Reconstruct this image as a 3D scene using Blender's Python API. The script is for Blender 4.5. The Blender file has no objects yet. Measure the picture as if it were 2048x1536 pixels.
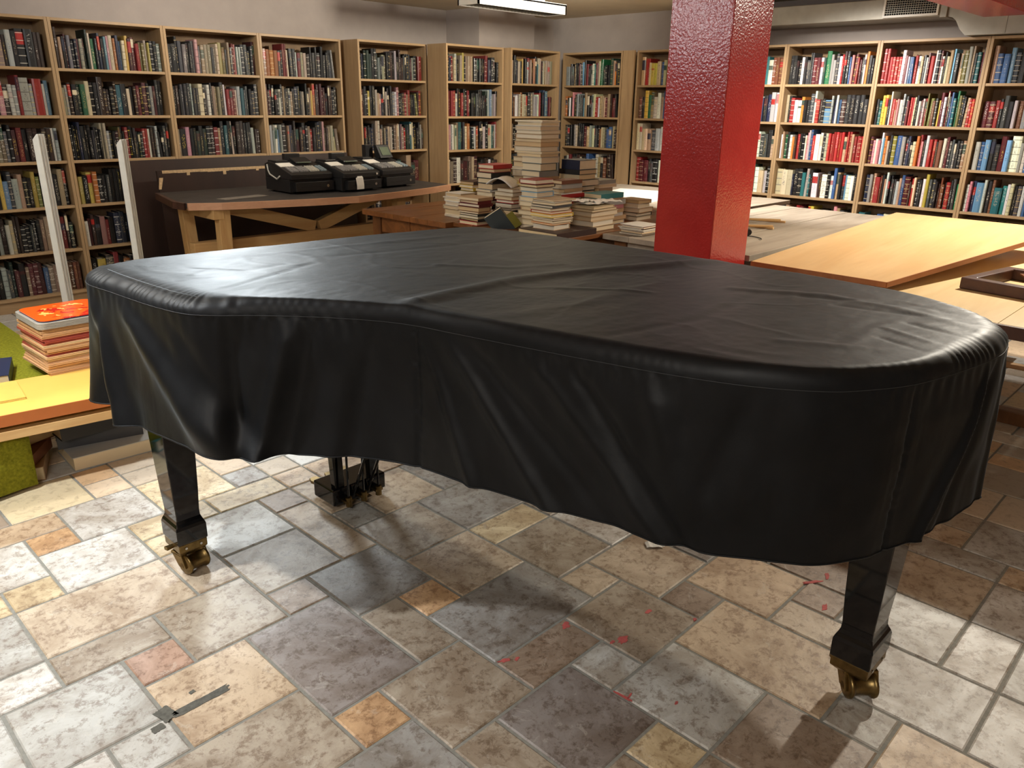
import bpy, math, random
from mathutils import Vector, Matrix, noise
random.seed(7)
S = bpy.context.scene
COL = S.collection
PI = math.pi

# ---------------------------------------------------------------- camera, world, lights, exposure
cd = bpy.data.cameras.new('camera'); cam = bpy.data.objects.new('camera', cd); COL.objects.link(cam)
S.camera = cam
cd.sensor_width = 36.0; cd.sensor_fit = 'HORIZONTAL'; cd.lens = 36.0 * 1561.96 / 2048.0
cd.clip_start = 0.05; cd.clip_end = 60
_pitch, _roll, _yaw = 0.3453, 0.0147, 0.7678
_fw = Vector((math.cos(_yaw), math.sin(_yaw), 0)); _rt = Vector((math.sin(_yaw), -math.cos(_yaw), 0)); _up = Vector((0, 0, 1))
_F = _fw * math.cos(_pitch) - _up * math.sin(_pitch); _U = _fw * math.sin(_pitch) + _up * math.cos(_pitch)
_R = _rt * math.cos(_roll) + _U * math.sin(_roll); _U = -_rt * math.sin(_roll) + _U * math.cos(_roll)
_M = Matrix((_R, _U, -_F)).transposed().to_4x4(); _M.translation = (0, 0, 1.5026)
cam.matrix_world = _M

S.view_settings.view_transform = 'Standard'; S.view_settings.look = 'None'
S.view_settings.gamma = 1.0; S.view_settings.use_curve_mapping = False
S.view_settings.exposure = 0.0

wd = bpy.data.worlds.new('world'); S.world = wd; wd.use_nodes = True
wd.node_tree.nodes['Background'].inputs[0].default_value = (0.75, 0.8, 0.9, 1)
wd.node_tree.nodes['Background'].inputs[1].default_value = 0.02

def spot(name, loc, target, energy, color, angle, blend=0.5, radius=0.05):
    l = bpy.data.lights.new(name, 'SPOT'); l.energy = energy; l.color = color
    l.spot_size = math.radians(angle); l.spot_blend = blend; l.shadow_soft_size = radius
    o = bpy.data.objects.new(name, l); COL.objects.link(o); o.location = loc
    d = Vector(target) - Vector(loc); o.rotation_euler = d.to_track_quat('-Z', 'Y').to_euler()
    return o
def area(name, loc, target, energy, color, sx, sy):
    l = bpy.data.lights.new(name, 'AREA'); l.energy = energy; l.color = color
    l.shape = 'RECTANGLE'; l.size = sx; l.size_y = sy
    o = bpy.data.objects.new(name, l); COL.objects.link(o); o.location = loc
    d = Vector(target) - Vector(loc); o.rotation_euler = d.to_track_quat('-Z', 'Y').to_euler()
    return o
WARM = (1.0, 0.92, 0.78); NEUT = (1.0, 0.95, 0.88); COOL = (0.93, 0.97, 1.0)
spot('spot_left', (-0.10, 2.65, 2.34), (0.45, 2.75, 0.0), 270, COOL, 96, 0.9, 0.06)
spot('spot_panel', (5.15, 0.75, 2.34), (4.0, 0.72, 0.3), 330, WARM, 116, 0.6, 0.05)
spot('spot_shelves', (5.35, 3.0, 2.34), (6.25, 2.9, 0.9), 330, NEUT, 112, 0.5, 0.05)
def fill_point(name, loc, energy, color, radius=0.08):  # point light, used only for added fill
    l = bpy.data.lights.new(name, 'POINT'); l.energy = energy; l.color = color; l.shadow_soft_size = radius
    o = bpy.data.objects.new(name, l); COL.objects.link(o); o.location = loc; return o
fill_point('fill_left', (0.35, 3.75, 2.24), 70, (0.95, 0.98, 1.0), 0.12)  # unseen point light added as fill for the left shelves and walls
spot('fill_spot_corner', (4.9, 4.1, 2.28), (5.2, 6.5, 2.25), 175, (1.0, 0.92, 0.78), 140, 0.7, 0.08)  # unseen spot added to brighten the corner wall, pilaster and ceiling
fill_point('fill_corner', (2.75, 5.5, 2.27), 24, (1.0, 0.95, 0.88), 0.15)  # weak unseen point light added to brighten the left wall
spot('spot_rear', (2.55, 5.35, 2.28), (1.25, 2.6, 1.0), 300, (0.84, 0.94, 1.0), 54, 0.9, 0.30)
area('fill_near', (-1.1, -0.15, 2.36), (0.9, 0.9, 0.0), 88, NEUT, 1.4, 0.5)  # unseen area light added to lighten the floor in front and under the piano

# ---------------------------------------------------------------- helpers
def lin(c):
    c = c / 255.0
    return c / 12.92 if c <= 0.04045 else ((c + 0.055) / 1.055) ** 2.4
def rgb(r, g, b): return (lin(r), lin(g), lin(b), 1.0)
ORD = ['zeroth', 'first', 'second', 'third', 'fourth', 'fifth', 'sixth', 'seventh', 'eighth', 'ninth', 'tenth', 'eleventh', 'twelfth', 'thirteenth', 'fourteenth', 'fifteenth', 'sixteenth', 'seventeenth', 'eighteenth', 'nineteenth', 'twentieth']
_T = ['', '', 'twenty', 'thirty', 'forty', 'fifty']; _TT = ['', '', 'twentieth', 'thirtieth', 'fortieth', 'fiftieth']
def ordinal(n):
    if n <= 20: return ORD[n]
    return _TT[n // 10] if n % 10 == 0 else _T[n // 10] + '-' + ORD[n % 10]

class MB:
    """collects faces for one mesh"""
    def __init__(s): s.v = []; s.f = []; s.m = []; s.col = []; s.sp = []
    def face(s, pts, mi=0, col=None, sp=None):
        n = len(s.v); s.v.extend(tuple(p) for p in pts); s.f.append(tuple(range(n, n + len(pts)))); s.m.append(mi)
        s.col.append(col); s.sp.append(sp)
    def grid(s, rows, mi=0, closed=False):
        n = len(s.v); w = len(rows[0])
        for r in rows: s.v.extend(tuple(p) for p in r)
        for i in range(len(rows) - 1):
            for j in range(w if closed else w - 1):
                k = (j + 1) % w
                s.f.append((n + i * w + j, n + i * w + k, n + (i + 1) * w + k, n + (i + 1) * w + j)); s.m.append(mi); s.col.append(None); s.sp.append(None)
    def hexa(s, p, mi=0, col=None):
        """p: 8 points, bottom ring 0-3, top ring 4-7 (counter-clockwise from above)"""
        n = len(s.v); s.v.extend(tuple(q) for q in p)
        for f in ((3, 2, 1, 0), (4, 5, 6, 7), (0, 1, 5, 4), (1, 2, 6, 5), (2, 3, 7, 6), (3, 0, 4, 7)):
            s.f.append(tuple(n + i for i in f)); s.m.append(mi); s.col.append(col); s.sp.append(None)
    def box(s, x0, x1, y0, y1, z0, z1, mi=0, col=None):
        s.hexa([(x0, y0, z0), (x1, y0, z0), (x1, y1, z0), (x0, y1, z0), (x0, y0, z1), (x1, y0, z1), (x1, y1, z1), (x0, y1, z1)], mi, col)
    def prism(s, poly, z0, z1, mi=0, axis='z', top_mi=None):
        """poly counter-clockwise seen along +axis"""
        def P(a, b, c): return (a, b, c) if axis == 'z' else ((c, a, b) if axis == 'x' else (b, c, a))
        n = len(poly); k = len(s.v)
        s.v.extend(P(a, b, z0) for a, b in poly); s.v.extend(P(a, b, z1) for a, b in poly)
        s.f.append(tuple(k + i for i in reversed(range(n)))); s.m.append(mi)
        s.f.append(tuple(k + n + i for i in range(n))); s.m.append(mi if top_mi is None else top_mi)
        for i in range(n):
            j = (i + 1) % n; s.f.append((k + i, k + j, k + n + j, k + n + i)); s.m.append(mi)
        s.col.extend([None] * (n + 2)); s.sp.extend([None] * (n + 2))
    def tube(s, pts, r, seg=8, mi=0, closed=False, r1=None):
        rows = []; n = len(pts); pts = [Vector(p) for p in pts]
        for i, p in enumerate(pts):
            d = (pts[(i + 1) % n] - pts[i - 1]) if closed else (pts[min(i + 1, n - 1)] - pts[max(i - 1, 0)])
            d.normalize(); a = d.orthogonal() if abs(d.z) > 0.9 else d.cross(Vector((0, 0, 1))); a.normalize(); b = d.cross(a)
            rr = r if r1 is None else r + (r1 - r) * i / max(1, n - 1)
            rows.append([p + (a * math.cos(t) + b * math.sin(t)) * rr for t in (2 * PI * k / seg for k in range(seg))])
        if closed: rows.append(rows[0])
        k0 = len(s.v); s.grid(rows, mi, True)
        if not closed:
            s.f.append(tuple(k0 + i for i in reversed(range(seg)))); s.m.append(mi); s.col.append(None); s.sp.append(None)
            e = k0 + (len(rows) - 1) * seg; s.f.append(tuple(e + i for i in range(seg))); s.m.append(mi); s.col.append(None); s.sp.append(None)
    def build(s, name, mats, parent=None, loc=None, rotz=0, smooth=False, bevel=0, attrs=False, color=None):
        me = bpy.data.meshes.new(name); me.from_pydata(s.v, [], s.f)
        for m in (mats if isinstance(mats, (list, tuple)) else [mats]): me.materials.append(m)
        if any(s.m): me.polygons.foreach_set('material_index', s.m)
        if smooth: me.polygons.foreach_set('use_smooth', [True] * len(s.f))
        if attrs:
            a = me.attributes.new('col', 'FLOAT_COLOR', 'CORNER'); b = me.attributes.new('sp', 'FLOAT_VECTOR', 'CORNER')
            cv = []; sv = []
            for f, c, p in zip(s.f, s.col, s.sp):
                for i in range(len(f)):
                    cv.extend(c or (0.5, 0.5, 0.5, 1)); sv.extend(p[i] if p else (0, -1, 0))
            a.data.foreach_set('color', cv); b.data.foreach_set('vector', sv)
        me.update()
        o = bpy.data.objects.new(name, me); COL.objects.link(o)
        if parent is not None: o.parent = parent
        if loc is not None: o.location = loc
        if rotz: o.rotation_euler.z = rotz
        if color is not None: o.color = color
        if bevel:
            b = o.modifiers.new('bevel', 'BEVEL'); b.width = bevel; b.segments = 2; b.limit_method = 'ANGLE'; b.angle_limit = 0.7
        return o
def tag(o, label, cat, group=None):
    o['label'] = label; o['category'] = cat
    if group: o['group'] = group
    return o
def thing(name, label, cat, loc=(0, 0, 0), rotz=0, group=None):
    o = bpy.data.objects.new(name, None); COL.objects.link(o); o.location = loc; o.rotation_euler.z = rotz; o.empty_display_size = 0.1
    return tag(o, label, cat, group)
def struct(o): o['kind'] = 'structure'; return o
def boxo(name, m, x0, x1, y0, y1, z0, z1, parent=None, bevel=0, loc=None, rotz=0):
    b = MB(); b.box(x0, x1, y0, y1, z0, z1); return b.build(name, m, parent, loc, rotz, bevel=bevel)

# ---------------------------------------------------------------- materials
class NT:
    def __init__(s, name):
        s.m = bpy.data.materials.new(name); s.m.use_nodes = True; s.t = s.m.node_tree; s.n = s.t.nodes; s.l = s.t.links
        s.b = s.n['Principled BSDF']
    def node(s, typ, **kw):
        n = s.n.new(typ)
        for k, v in kw.items():
            if k.startswith('i_'):
                key = k[2:]; n.inputs[int(key) if key.isdigit() else key.replace('_', ' ')].default_value = v
            else: setattr(n, k, v)
        return n
    def link(s, a, b): s.l.new(a, b)
    def coords(s, scale=(1, 1, 1), kind='Object', rand=False):
        tc = s.node('ShaderNodeTexCoord'); mp = s.node('ShaderNodeMapping'); mp.inputs['Scale'].default_value = scale
        s.link(tc.outputs[kind], mp.inputs['Vector'])
        if rand:
            oi = s.node('ShaderNodeObjectInfo'); vm = s.node('ShaderNodeVectorMath', operation='SCALE'); cx = s.node('ShaderNodeCombineXYZ')
            for i in range(3): s.link(oi.outputs['Random'], cx.inputs[i])
            s.link(cx.outputs[0], vm.inputs[0]); vm.inputs['Scale'].default_value = 37.0; s.link(vm.outputs[0], mp.inputs['Location'])
        return mp.outputs[0]
    def noise(s, vec, scale, detail=4, rough=0.55, dist=0.0):
        n = s.node('ShaderNodeTexNoise'); n.inputs['Scale'].default_value = scale; n.inputs['Detail'].default_value = detail
        n.inputs['Roughness'].default_value = rough; n.inputs['Distortion'].default_value = dist
        if vec is not None: s.link(vec, n.inputs['Vector'])
        return n.outputs[0]
    def ramp(s, fac, stops):
        r = s.node('ShaderNodeValToRGB'); e = r.color_ramp.elements
        while len(e) < len(stops): e.new(0.5)
        for el, (p, c) in zip(e, stops): el.position = p; el.color = c
        s.link(fac, r.inputs[0]); return r.outputs[0]
    def mix(s, fac, a, b, mode='MIX'):
        m = s.node('ShaderNodeMix', data_type='RGBA', blend_type=mode)
        for sock, v in ((0, fac), (6, a), (7, b)):
            if hasattr(v, 'default_value') or hasattr(v, 'is_linked'): s.link(v, m.inputs[sock])
            else: m.inputs[sock].default_value = v
        return m.outputs[2]
    def math(s, op, a, b=None, c=None):
        m = s.node('ShaderNodeMath', operation=op)
        for i, v in enumerate((a, b, c)):
            if v is None: continue
            if hasattr(v, 'is_linked'): s.link(v, m.inputs[i])
            else: m.inputs[i].default_value = v
        return m.outputs[0]
    def bump(s, h, strength=0.2, dist=0.01):
        b = s.node('ShaderNodeBump'); b.inputs['Strength'].default_value = strength; b.inputs['Distance'].default_value = dist
        s.link(h, b.inputs['Height']); s.link(b.outputs[0], s.b.inputs['Normal']); return b
    def set(s, **kw):
        for k, v in kw.items():
            key = k.replace('_', ' ')
            if hasattr(v, 'is_linked'): s.link(v, s.b.inputs[key])
            else: s.b.inputs[key].default_value = v
        return s
def simple(name, c, rough=0.5, metal=0.0, var=0.12, nscale=30, bump=0.0, spec=0.5, bscale=None):
    t = NT(name); v = t.coords(rand=True)
    n = t.noise(v, nscale)
    lo = tuple(x * (1 - var) for x in c[:3]) + (1,); hi = tuple(min(1, x * (1 + var)) for x in c[:3]) + (1,)
    t.set(Base_Color=t.ramp(n, [(0.3, lo), (0.7, hi)]), Roughness=rough, Metallic=metal, Specular_IOR_Level=spec)
    if bump: t.bump(t.noise(v, bscale or nscale * 3, 3), bump, 0.004)
    return t.m
def wood(name, c1, c2, scale, rough=0.45, bump=0.08, spec=0.4, dist=1.2):
    t = NT(name); v = t.coords(scale, rand=True)
    n = t.noise(v, 1.0, 6, 0.62, dist); f = t.noise(v, 6.0, 3)
    c = t.ramp(n, [(0.28, c1), (0.72, c2)])
    t.set(Base_Color=t.mix(t.math('MULTIPLY', f, 0.35), c, tuple(x * 0.6 for x in c1[:3]) + (1,)), Roughness=rough, Specular_IOR_Level=spec)
    t.bump(f, bump, 0.002); return t.m

M = {}
oak1, oak2 = rgb(164, 134, 98), rgb(190, 160, 120)
M['oak_v'] = wood('oak_veneer_upright', oak1, oak2, (22, 22, 1.6), 0.45)
M['oak_x'] = wood('oak_veneer_along_x', oak1, oak2, (1.6, 22, 22), 0.45)
M['oak_y'] = wood('oak_veneer_along_y', oak1, oak2, (22, 1.6, 22), 0.45)
M['oak_dark'] = wood('oak_veneer_backing', rgb(140, 112, 80), rgb(160, 130, 96), (18, 18, 1.4), 0.6)
M['wall'] = simple('lilac_grey_wall_paint', rgb(172, 162, 155), 0.75, 0, 0.05, 6, 0.08, 0.3, 160)
M['ceiling'] = simple('cream_ceiling_paint', rgb(226, 212, 186), 0.8, 0, 0.05, 4, 0.06, 0.3, 120)
M['white_metal'] = simple('white_lacquered_metal', rgb(225, 224, 218), 0.35, 0, 0.04, 20)
M['duct'] = simple('galvanised_sheet_metal', rgb(150, 145, 134), 0.42, 0.45, 0.10, 9, 0.02)
M['dark_gap'] = simple('dark_interior', rgb(18, 15, 12), 0.8, 0, 0.2, 20)
M['black_lacquer'] = simple('polished_black_lacquer', (0.004, 0.004, 0.0045, 1), 0.06, 0, 0.1, 8, 0, 0.6)
M['brass'] = simple('worn_brass', rgb(126, 106, 68), 0.38, 1.0, 0.25, 60, 0.05)
M['chrome'] = simple('chrome_metal', rgb(200, 200, 195), 0.2, 1.0, 0.1, 40)
M['black_plastic'] = simple('black_plastic', rgb(30, 29, 29), 0.42, 0, 0.15, 60, 0.02)
M['grey_key'] = simple('grey_keys', rgb(128, 126, 124), 0.5, 0, 0.12, 150)
M['pale_key'] = simple('pale_keys', rgb(176, 172, 160), 0.5, 0, 0.12, 150)
M['blue_key'] = simple('blue_grey_keys', rgb(120, 134, 140), 0.5, 0, 0.12, 150)
M['lcd'] = simple('green_grey_display', rgb(88, 98, 80), 0.25, 0, 0.05, 40)
M['paper'] = simple('white_paper', rgb(226, 222, 212), 0.7, 0, 0.06, 30)
M['beech'] = wood('beech_timber', rgb(196, 152, 96), rgb(218, 180, 124), (14, 14, 1.5), 0.5)
M['beech_x'] = wood('beech_timber_along_x', rgb(196, 152, 96), rgb(218, 180, 124), (1.5, 14, 14), 0.5)
M['pink_edge'] = wood('pinkish_birch_edging', rgb(196, 146, 112), rgb(212, 164, 130), (2, 20, 20), 0.5)
M['worn_black_top'] = simple('worn_black_vinyl', rgb(52, 47, 44), 0.55, 0, 0.35, 12, 0.1)
M['dark_board'] = wood('dark_brown_board', rgb(38, 25, 20), rgb(58, 38, 30), (3, 3, 0.8), 0.5)
M['torn_edge'] = simple('pale_torn_wood', rgb(190, 160, 120), 0.8, 0, 0.2, 60)
M['brown_table'] = wood('brown_stained_pine', rgb(92, 54, 28), rgb(150, 96, 52), (2.0, 11, 11), 0.33, 0.15)
M['brown_table_v'] = wood('brown_stained_pine_upright', rgb(86, 52, 28), rgb(132, 86, 46), (11, 11, 2.0), 0.4, 0.15)
M['worn_top'] = wood('worn_limewashed_boards', rgb(138, 126, 110), rgb(180, 168, 150), (1.2, 8, 8), 0.5, 0.1)
M['panel'] = wood('honey_beech_panel', rgb(212, 172, 118), rgb(226, 192, 140), (0.9, 7, 7), 0.35, 0.04)
M['panel_edge'] = wood('red_brown_panel_edge', rgb(150, 92, 52), rgb(176, 112, 66), (2, 14, 14), 0.5)
M['pale_top'] = wood('pale_birch_top', rgb(216, 184, 132), rgb(236, 212, 166), (1.0, 7, 7), 0.35, 0.03)
M['dark_frame'] = wood('dark_walnut_frame', rgb(58, 36, 28), rgb(92, 60, 46), (6, 6, 6), 0.4)
M['orange_board'] = simple('orange_yellow_lacquered_board', rgb(234, 190, 96), 0.3, 0, 0.05, 5)
M['orange_edge'] = simple('burnt_orange_edging', rgb(176, 98, 44), 0.4, 0, 0.08, 8)
M['green_felt'] = simple('olive_green_felt', rgb(124, 124, 34), 0.95, 0, 0.3, 90, 0.4, 0.1)
M['yellow_gloss'] = simple('glossy_yellow_cover', rgb(230, 200, 104), 0.12, 0, 0.05, 6)
M['red_paint_mark'] = simple('red_chalk_paint', rgb(176, 84, 80), 0.8, 0, 0.2, 60)
M['tape_mark'] = simple('grey_tape_residue', rgb(84, 82, 74), 0.8, 0, 0.3, 90)

def m_fabric():
    t = NT('black_nylon_cover'); v = t.coords()
    n = t.noise(v, 7, 4); w = t.node('ShaderNodeTexWave', wave_type='BANDS', bands_direction='X'); w.inputs['Scale'].default_value = 220
    w2 = t.node('ShaderNodeTexWave', wave_type='BANDS', bands_direction='Z'); w2.inputs['Scale'].default_value = 220
    t.link(v, w.inputs['Vector']); t.link(v, w2.inputs['Vector'])
    t.set(Base_Color=t.ramp(n, [(0.3, (0.0030, 0.0035, 0.0042, 1)), (0.75, (0.006, 0.0065, 0.0075, 1))]), Specular_IOR_Level=0.20)
    t.set(Roughness=t.ramp(n, [(0.3, (0.47, 0.47, 0.47, 1)), (0.7, (0.54, 0.54, 0.54, 1))]))
    t.set(Sheen_Weight=0.06, Sheen_Roughness=0.3, Sheen_Tint=(0.78, 0.92, 1.0, 1))
    weave = t.math('ADD', w.outputs[1], w2.outputs[1])
    h = t.math('ADD', t.math('MULTIPLY', weave, 0.02), t.noise(v, 45, 3))
    t.bump(h, 0.12, 0.004); return t.m
M['fabric'] = m_fabric()
def m_redpaint():
    t = NT('red_gloss_paint'); v = t.coords()
    n = t.noise(v, 95, 2, 0.5); b = t.noise(v, 5, 3)
    t.set(Base_Color=t.ramp(b, [(0.3, rgb(160, 38, 35)), (0.7, rgb(174, 46, 41))]), Roughness=0.22, Specular_IOR_Level=0.5)
    t.bump(n, 0.28, 0.006); return t.m
M['red_paint'] = m_redpaint()
def m_tile():
    t = NT('slate_look_tile'); v = t.coords(rand=True); oi = t.node('ShaderNodeObjectInfo')
    big = t.noise(v, 4.5, 6, 0.68, 0.9); fine = t.noise(v, 30, 8, 0.8, 0.25); vein = t.noise(v, 12, 6, 0.75, 0.7)
    base = oi.outputs['Color']
    c = t.mix(t.ramp(big, [(0.40, (0, 0, 0, 1)), (0.62, (0.62, 0.62, 0.62, 1))]), base, t.mix(1.0, base, rgb(168, 146, 122), 'MULTIPLY'))
    c = t.mix(t.ramp(fine, [(0.50, (0, 0, 0, 1)), (0.60, (0.62, 0.62, 0.62, 1))]), c, t.mix(1.0, c, rgb(150, 124, 100), 'MULTIPLY'))
    c = t.mix(t.ramp(vein, [(0.60, (0, 0, 0, 1)), (0.64, (0.28, 0.28, 0.28, 1)), (0.68, (0, 0, 0, 1))]), c, rgb(205, 200, 188))
    t.set(Base_Color=c, Roughness=t.ramp(big, [(0.3, (0.36, 0.36, 0.36, 1)), (0.7, (0.52, 0.52, 0.52, 1))]), Specular_IOR_Level=0.5)
    t.bump(t.math('ADD', t.math('MULTIPLY', vein, 0.7), fine), 0.22, 0.006); return t.m
M['tile'] = m_tile()
def m_tilefield():
    t = NT('slate_look_tile_field'); v = t.coords(); a = t.node('ShaderNodeAttribute', attribute_name='col')
    fine = t.noise(v, 26, 6, 0.7, 0.6)
    t.set(Base_Color=t.mix(t.ramp(fine, [(0.5, (0, 0, 0, 1)), (0.7, (0.5, 0.5, 0.5, 1))]), a.outputs['Color'], rgb(120, 98, 78)), Roughness=0.45)
    t.bump(fine, 0.2, 0.006); return t.m
M['tile_field'] = m_tilefield()
M['grout'] = simple('grey_cement_grout', rgb(128, 126, 118), 0.85, 0, 0.15, 60, 0.3)

def m_book():
    """cover colour from the attribute col; spine lettering and bands from the attribute sp (u, v, seed)"""
    t = NT('printed_book_cover'); a = t.node('ShaderNodeAttribute', attribute_name='col'); s = t.node('ShaderNodeAttribute', attribute_name='sp')
    sep = t.node('ShaderNodeSeparateXYZ'); t.link(s.outputs['Vector'], sep.inputs[0]); u, v, seed = sep.outputs
    def rnd(k):
        w = t.node('ShaderNodeTexWhiteNoise', noise_dimensions='1D'); t.link(t.math('ADD', t.math('MULTIPLY', seed, 91.7), k), w.inputs['W']); return w.outputs['Value']
    cv = t.node('ShaderNodeCombineXYZ'); t.link(t.math('MULTIPLY', u, 5.0), cv.inputs[0]); t.link(t.math('MULTIPLY', v, 42.0), cv.inputs[1]); t.link(t.math('MULTIPLY', seed, 60.0), cv.inputs[2])
    n = t.noise(cv.outputs[0], 1.0, 2.5, 0.6)
    def between(x, lo, hi): return t.math('MULTIPLY', t.math('GREATER_THAN', x, lo), t.math('LESS_THAN', x, hi))
    lo = t.math('ADD', t.math('MULTIPLY', rnd(1.3), 0.35), 0.12); hi = t.math('ADD', t.math('MULTIPLY', rnd(2.9), 0.35), 0.58)
    wide = t.math('MULTIPLY', rnd(4.4), 0.16)
    txt = t.math('MULTIPLY', t.math('MULTIPLY', t.math('GREATER_THAN', n, 0.57), between(u, t.math('ADD', wide, 0.22), t.math('SUBTRACT', 0.78, wide))), between(v, lo, hi))
    txt = t.math('MULTIPLY', txt, t.math('GREATER_THAN', rnd(7.7), 0.16))
    fr = t.math('FRACT', t.math('MULTIPLY', v, t.math('ADD', 4.0, t.math('FLOOR', t.math('MULTIPLY', rnd(5.5), 3.0)))))
    bands = t.math('MULTIPLY', t.math('MULTIPLY', between(fr, 0.42, 0.52), t.math('GREATER_THAN', rnd(6.1), 0.72)), t.math('GREATER_THAN', v, 0.0))
    ink = t.math('MINIMUM', t.math('ADD', txt, bands), 1.0)
    lum = t.node('ShaderNodeRGBToBW'); t.link(a.outputs['Color'], lum.inputs[0])
    light_ink = t.ramp(rnd(8.2), [(0.0, rgb(196, 164, 96)), (0.4, rgb(222, 214, 196)), (0.75, rgb(230, 228, 222)), (0.95, rgb(206, 178, 60))])
    dark_ink = t.ramp(rnd(9.2), [(0.0, rgb(26, 24, 24)), (0.5, rgb(60, 30, 26)), (0.8, rgb(34, 44, 84))])
    inkc = t.mix(t.math('GREATER_THAN', lum.outputs[0], 0.26), light_ink, dark_ink)
    lab = t.math('MULTIPLY', between(v, t.math('ADD', 0.5, t.math('MULTIPLY', rnd(3.1), 0.2)), t.math('ADD', 0.74, t.math('MULTIPLY', rnd(3.7), 0.24))), t.math('GREATER_THAN', rnd(11.3), 0.84))
    labc = t.ramp(rnd(12.1), [(0.0, rgb(170, 40, 34)), (0.3, rgb(40, 70, 60)), (0.55, rgb(214, 200, 170)), (0.8, rgb(40, 42, 60))])
    labc.node.color_ramp.interpolation = 'CONSTANT' if hasattr(labc, 'node') else 'LINEAR'
    base = t.mix(lab, a.outputs['Color'], labc)
    t.set(Base_Color=t.mix(t.math('MULTIPLY', ink, 0.7), base, inkc), Roughness=t.math('ADD', 0.28, t.math('MULTIPLY', rnd(10.1), 0.35)))
    return t.m
M['book'] = m_book()
def m_pages():
    t = NT('page_block'); oi = t.node('ShaderNodeObjectInfo'); tc = t.node('ShaderNodeTexCoord'); sp = t.node('ShaderNodeSeparateXYZ')
    t.link(tc.outputs['Object'], sp.inputs[0]); w = t.node('ShaderNodeTexNoise', noise_dimensions='1D'); w.inputs['Scale'].default_value = 700; w.inputs['Detail'].default_value = 2
    t.link(sp.outputs[2], w.inputs['W'])
    c = t.ramp(oi.outputs['Random'], [(0.0, rgb(222, 200, 158)), (0.35, rgb(228, 212, 178)), (0.7, rgb(232, 224, 204)), (1.0, rgb(206, 176, 128))])
    t.set(Base_Color=t.mix(t.math('MULTIPLY', w.outputs[0], 0.4), c, t.mix(1.0, c, rgb(190, 170, 140), 'MULTIPLY')), Roughness=0.75); t.bump(w.outputs[0], 0.25, 0.002)
    return t.m
M['pages'] = m_pages()
def m_objcol(name, rough):
    t = NT(name); v = t.coords(rand=True); oi = t.node('ShaderNodeObjectInfo'); n = t.noise(v, 24, 3)
    t.set(Base_Color=t.mix(t.math('MULTIPLY', n, 0.3), oi.outputs['Color'], t.mix(1.0, oi.outputs['Color'], rgb(170, 160, 150), 'MULTIPLY')), Roughness=rough); return t.m
M['cover'] = m_objcol('cloth_or_card_book_cover', 0.45)

PAL = {'k': (26, 25, 26, 'black'), 'g': (66, 66, 68, 'dark grey'), 'w': (226, 222, 212, 'white'), 'c': (212, 194, 158, 'cream'), 'r': (168, 38, 36, 'red'), 'm': (96, 28, 34, 'maroon'),
       'b': (54, 92, 150, 'blue'), 'n': (34, 42, 70, 'navy'), 'l': (112, 168, 204, 'light blue'), 't': (40, 112, 116, 'teal'), 'G': (30, 112, 66, 'green'), 'o': (212, 120, 44, 'orange'),
       'y': (214, 184, 66, 'yellow'), 'O': (122, 118, 52, 'olive'), 'B': (124, 70, 42, 'brown'), 'p': (206, 132, 138, 'pink'), 's': (158, 158, 154, 'light grey'), 'd': (176, 146, 110, 'tan'),
       'a': (34, 58, 46, 'dark green'), 'e': (62, 40, 32, 'dark brown')}

# ---------------------------------------------------------------- the room
CEIL = 2.40
fl = struct(boxo('floor', M['grout'], -3.2, 7.6, -3.2, 7.0, -0.12, -0.004))
struct(boxo('ceiling', M['ceiling'], -3.2, 7.6, -3.2, 7.0, CEIL, CEIL + 0.12))
struct(boxo('wall_left', M['wall'], -3.2, 5.93, 6.76, 7.0, 0, CEIL))
struct(boxo('wall_left_recess', M['wall'], 6.75, 7.6, 6.46, 7.0, 0, CEIL))
struct(boxo('trim_pilaster', M['wall'], 5.93, 6.75, 6.26, 7.0, 0, CEIL))
struct(boxo('wall_right', M['wall'], 7.29, 7.6, -3.2, 6.46, 0, CEIL))
struct(boxo('wall_front', M['wall'], -3.2, 7.29, -3.2, -3.0, 0, CEIL))
struct(boxo('wall_rear', M['wall'], -3.2, -3.0, -3.0, 6.76, 0, CEIL))

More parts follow.
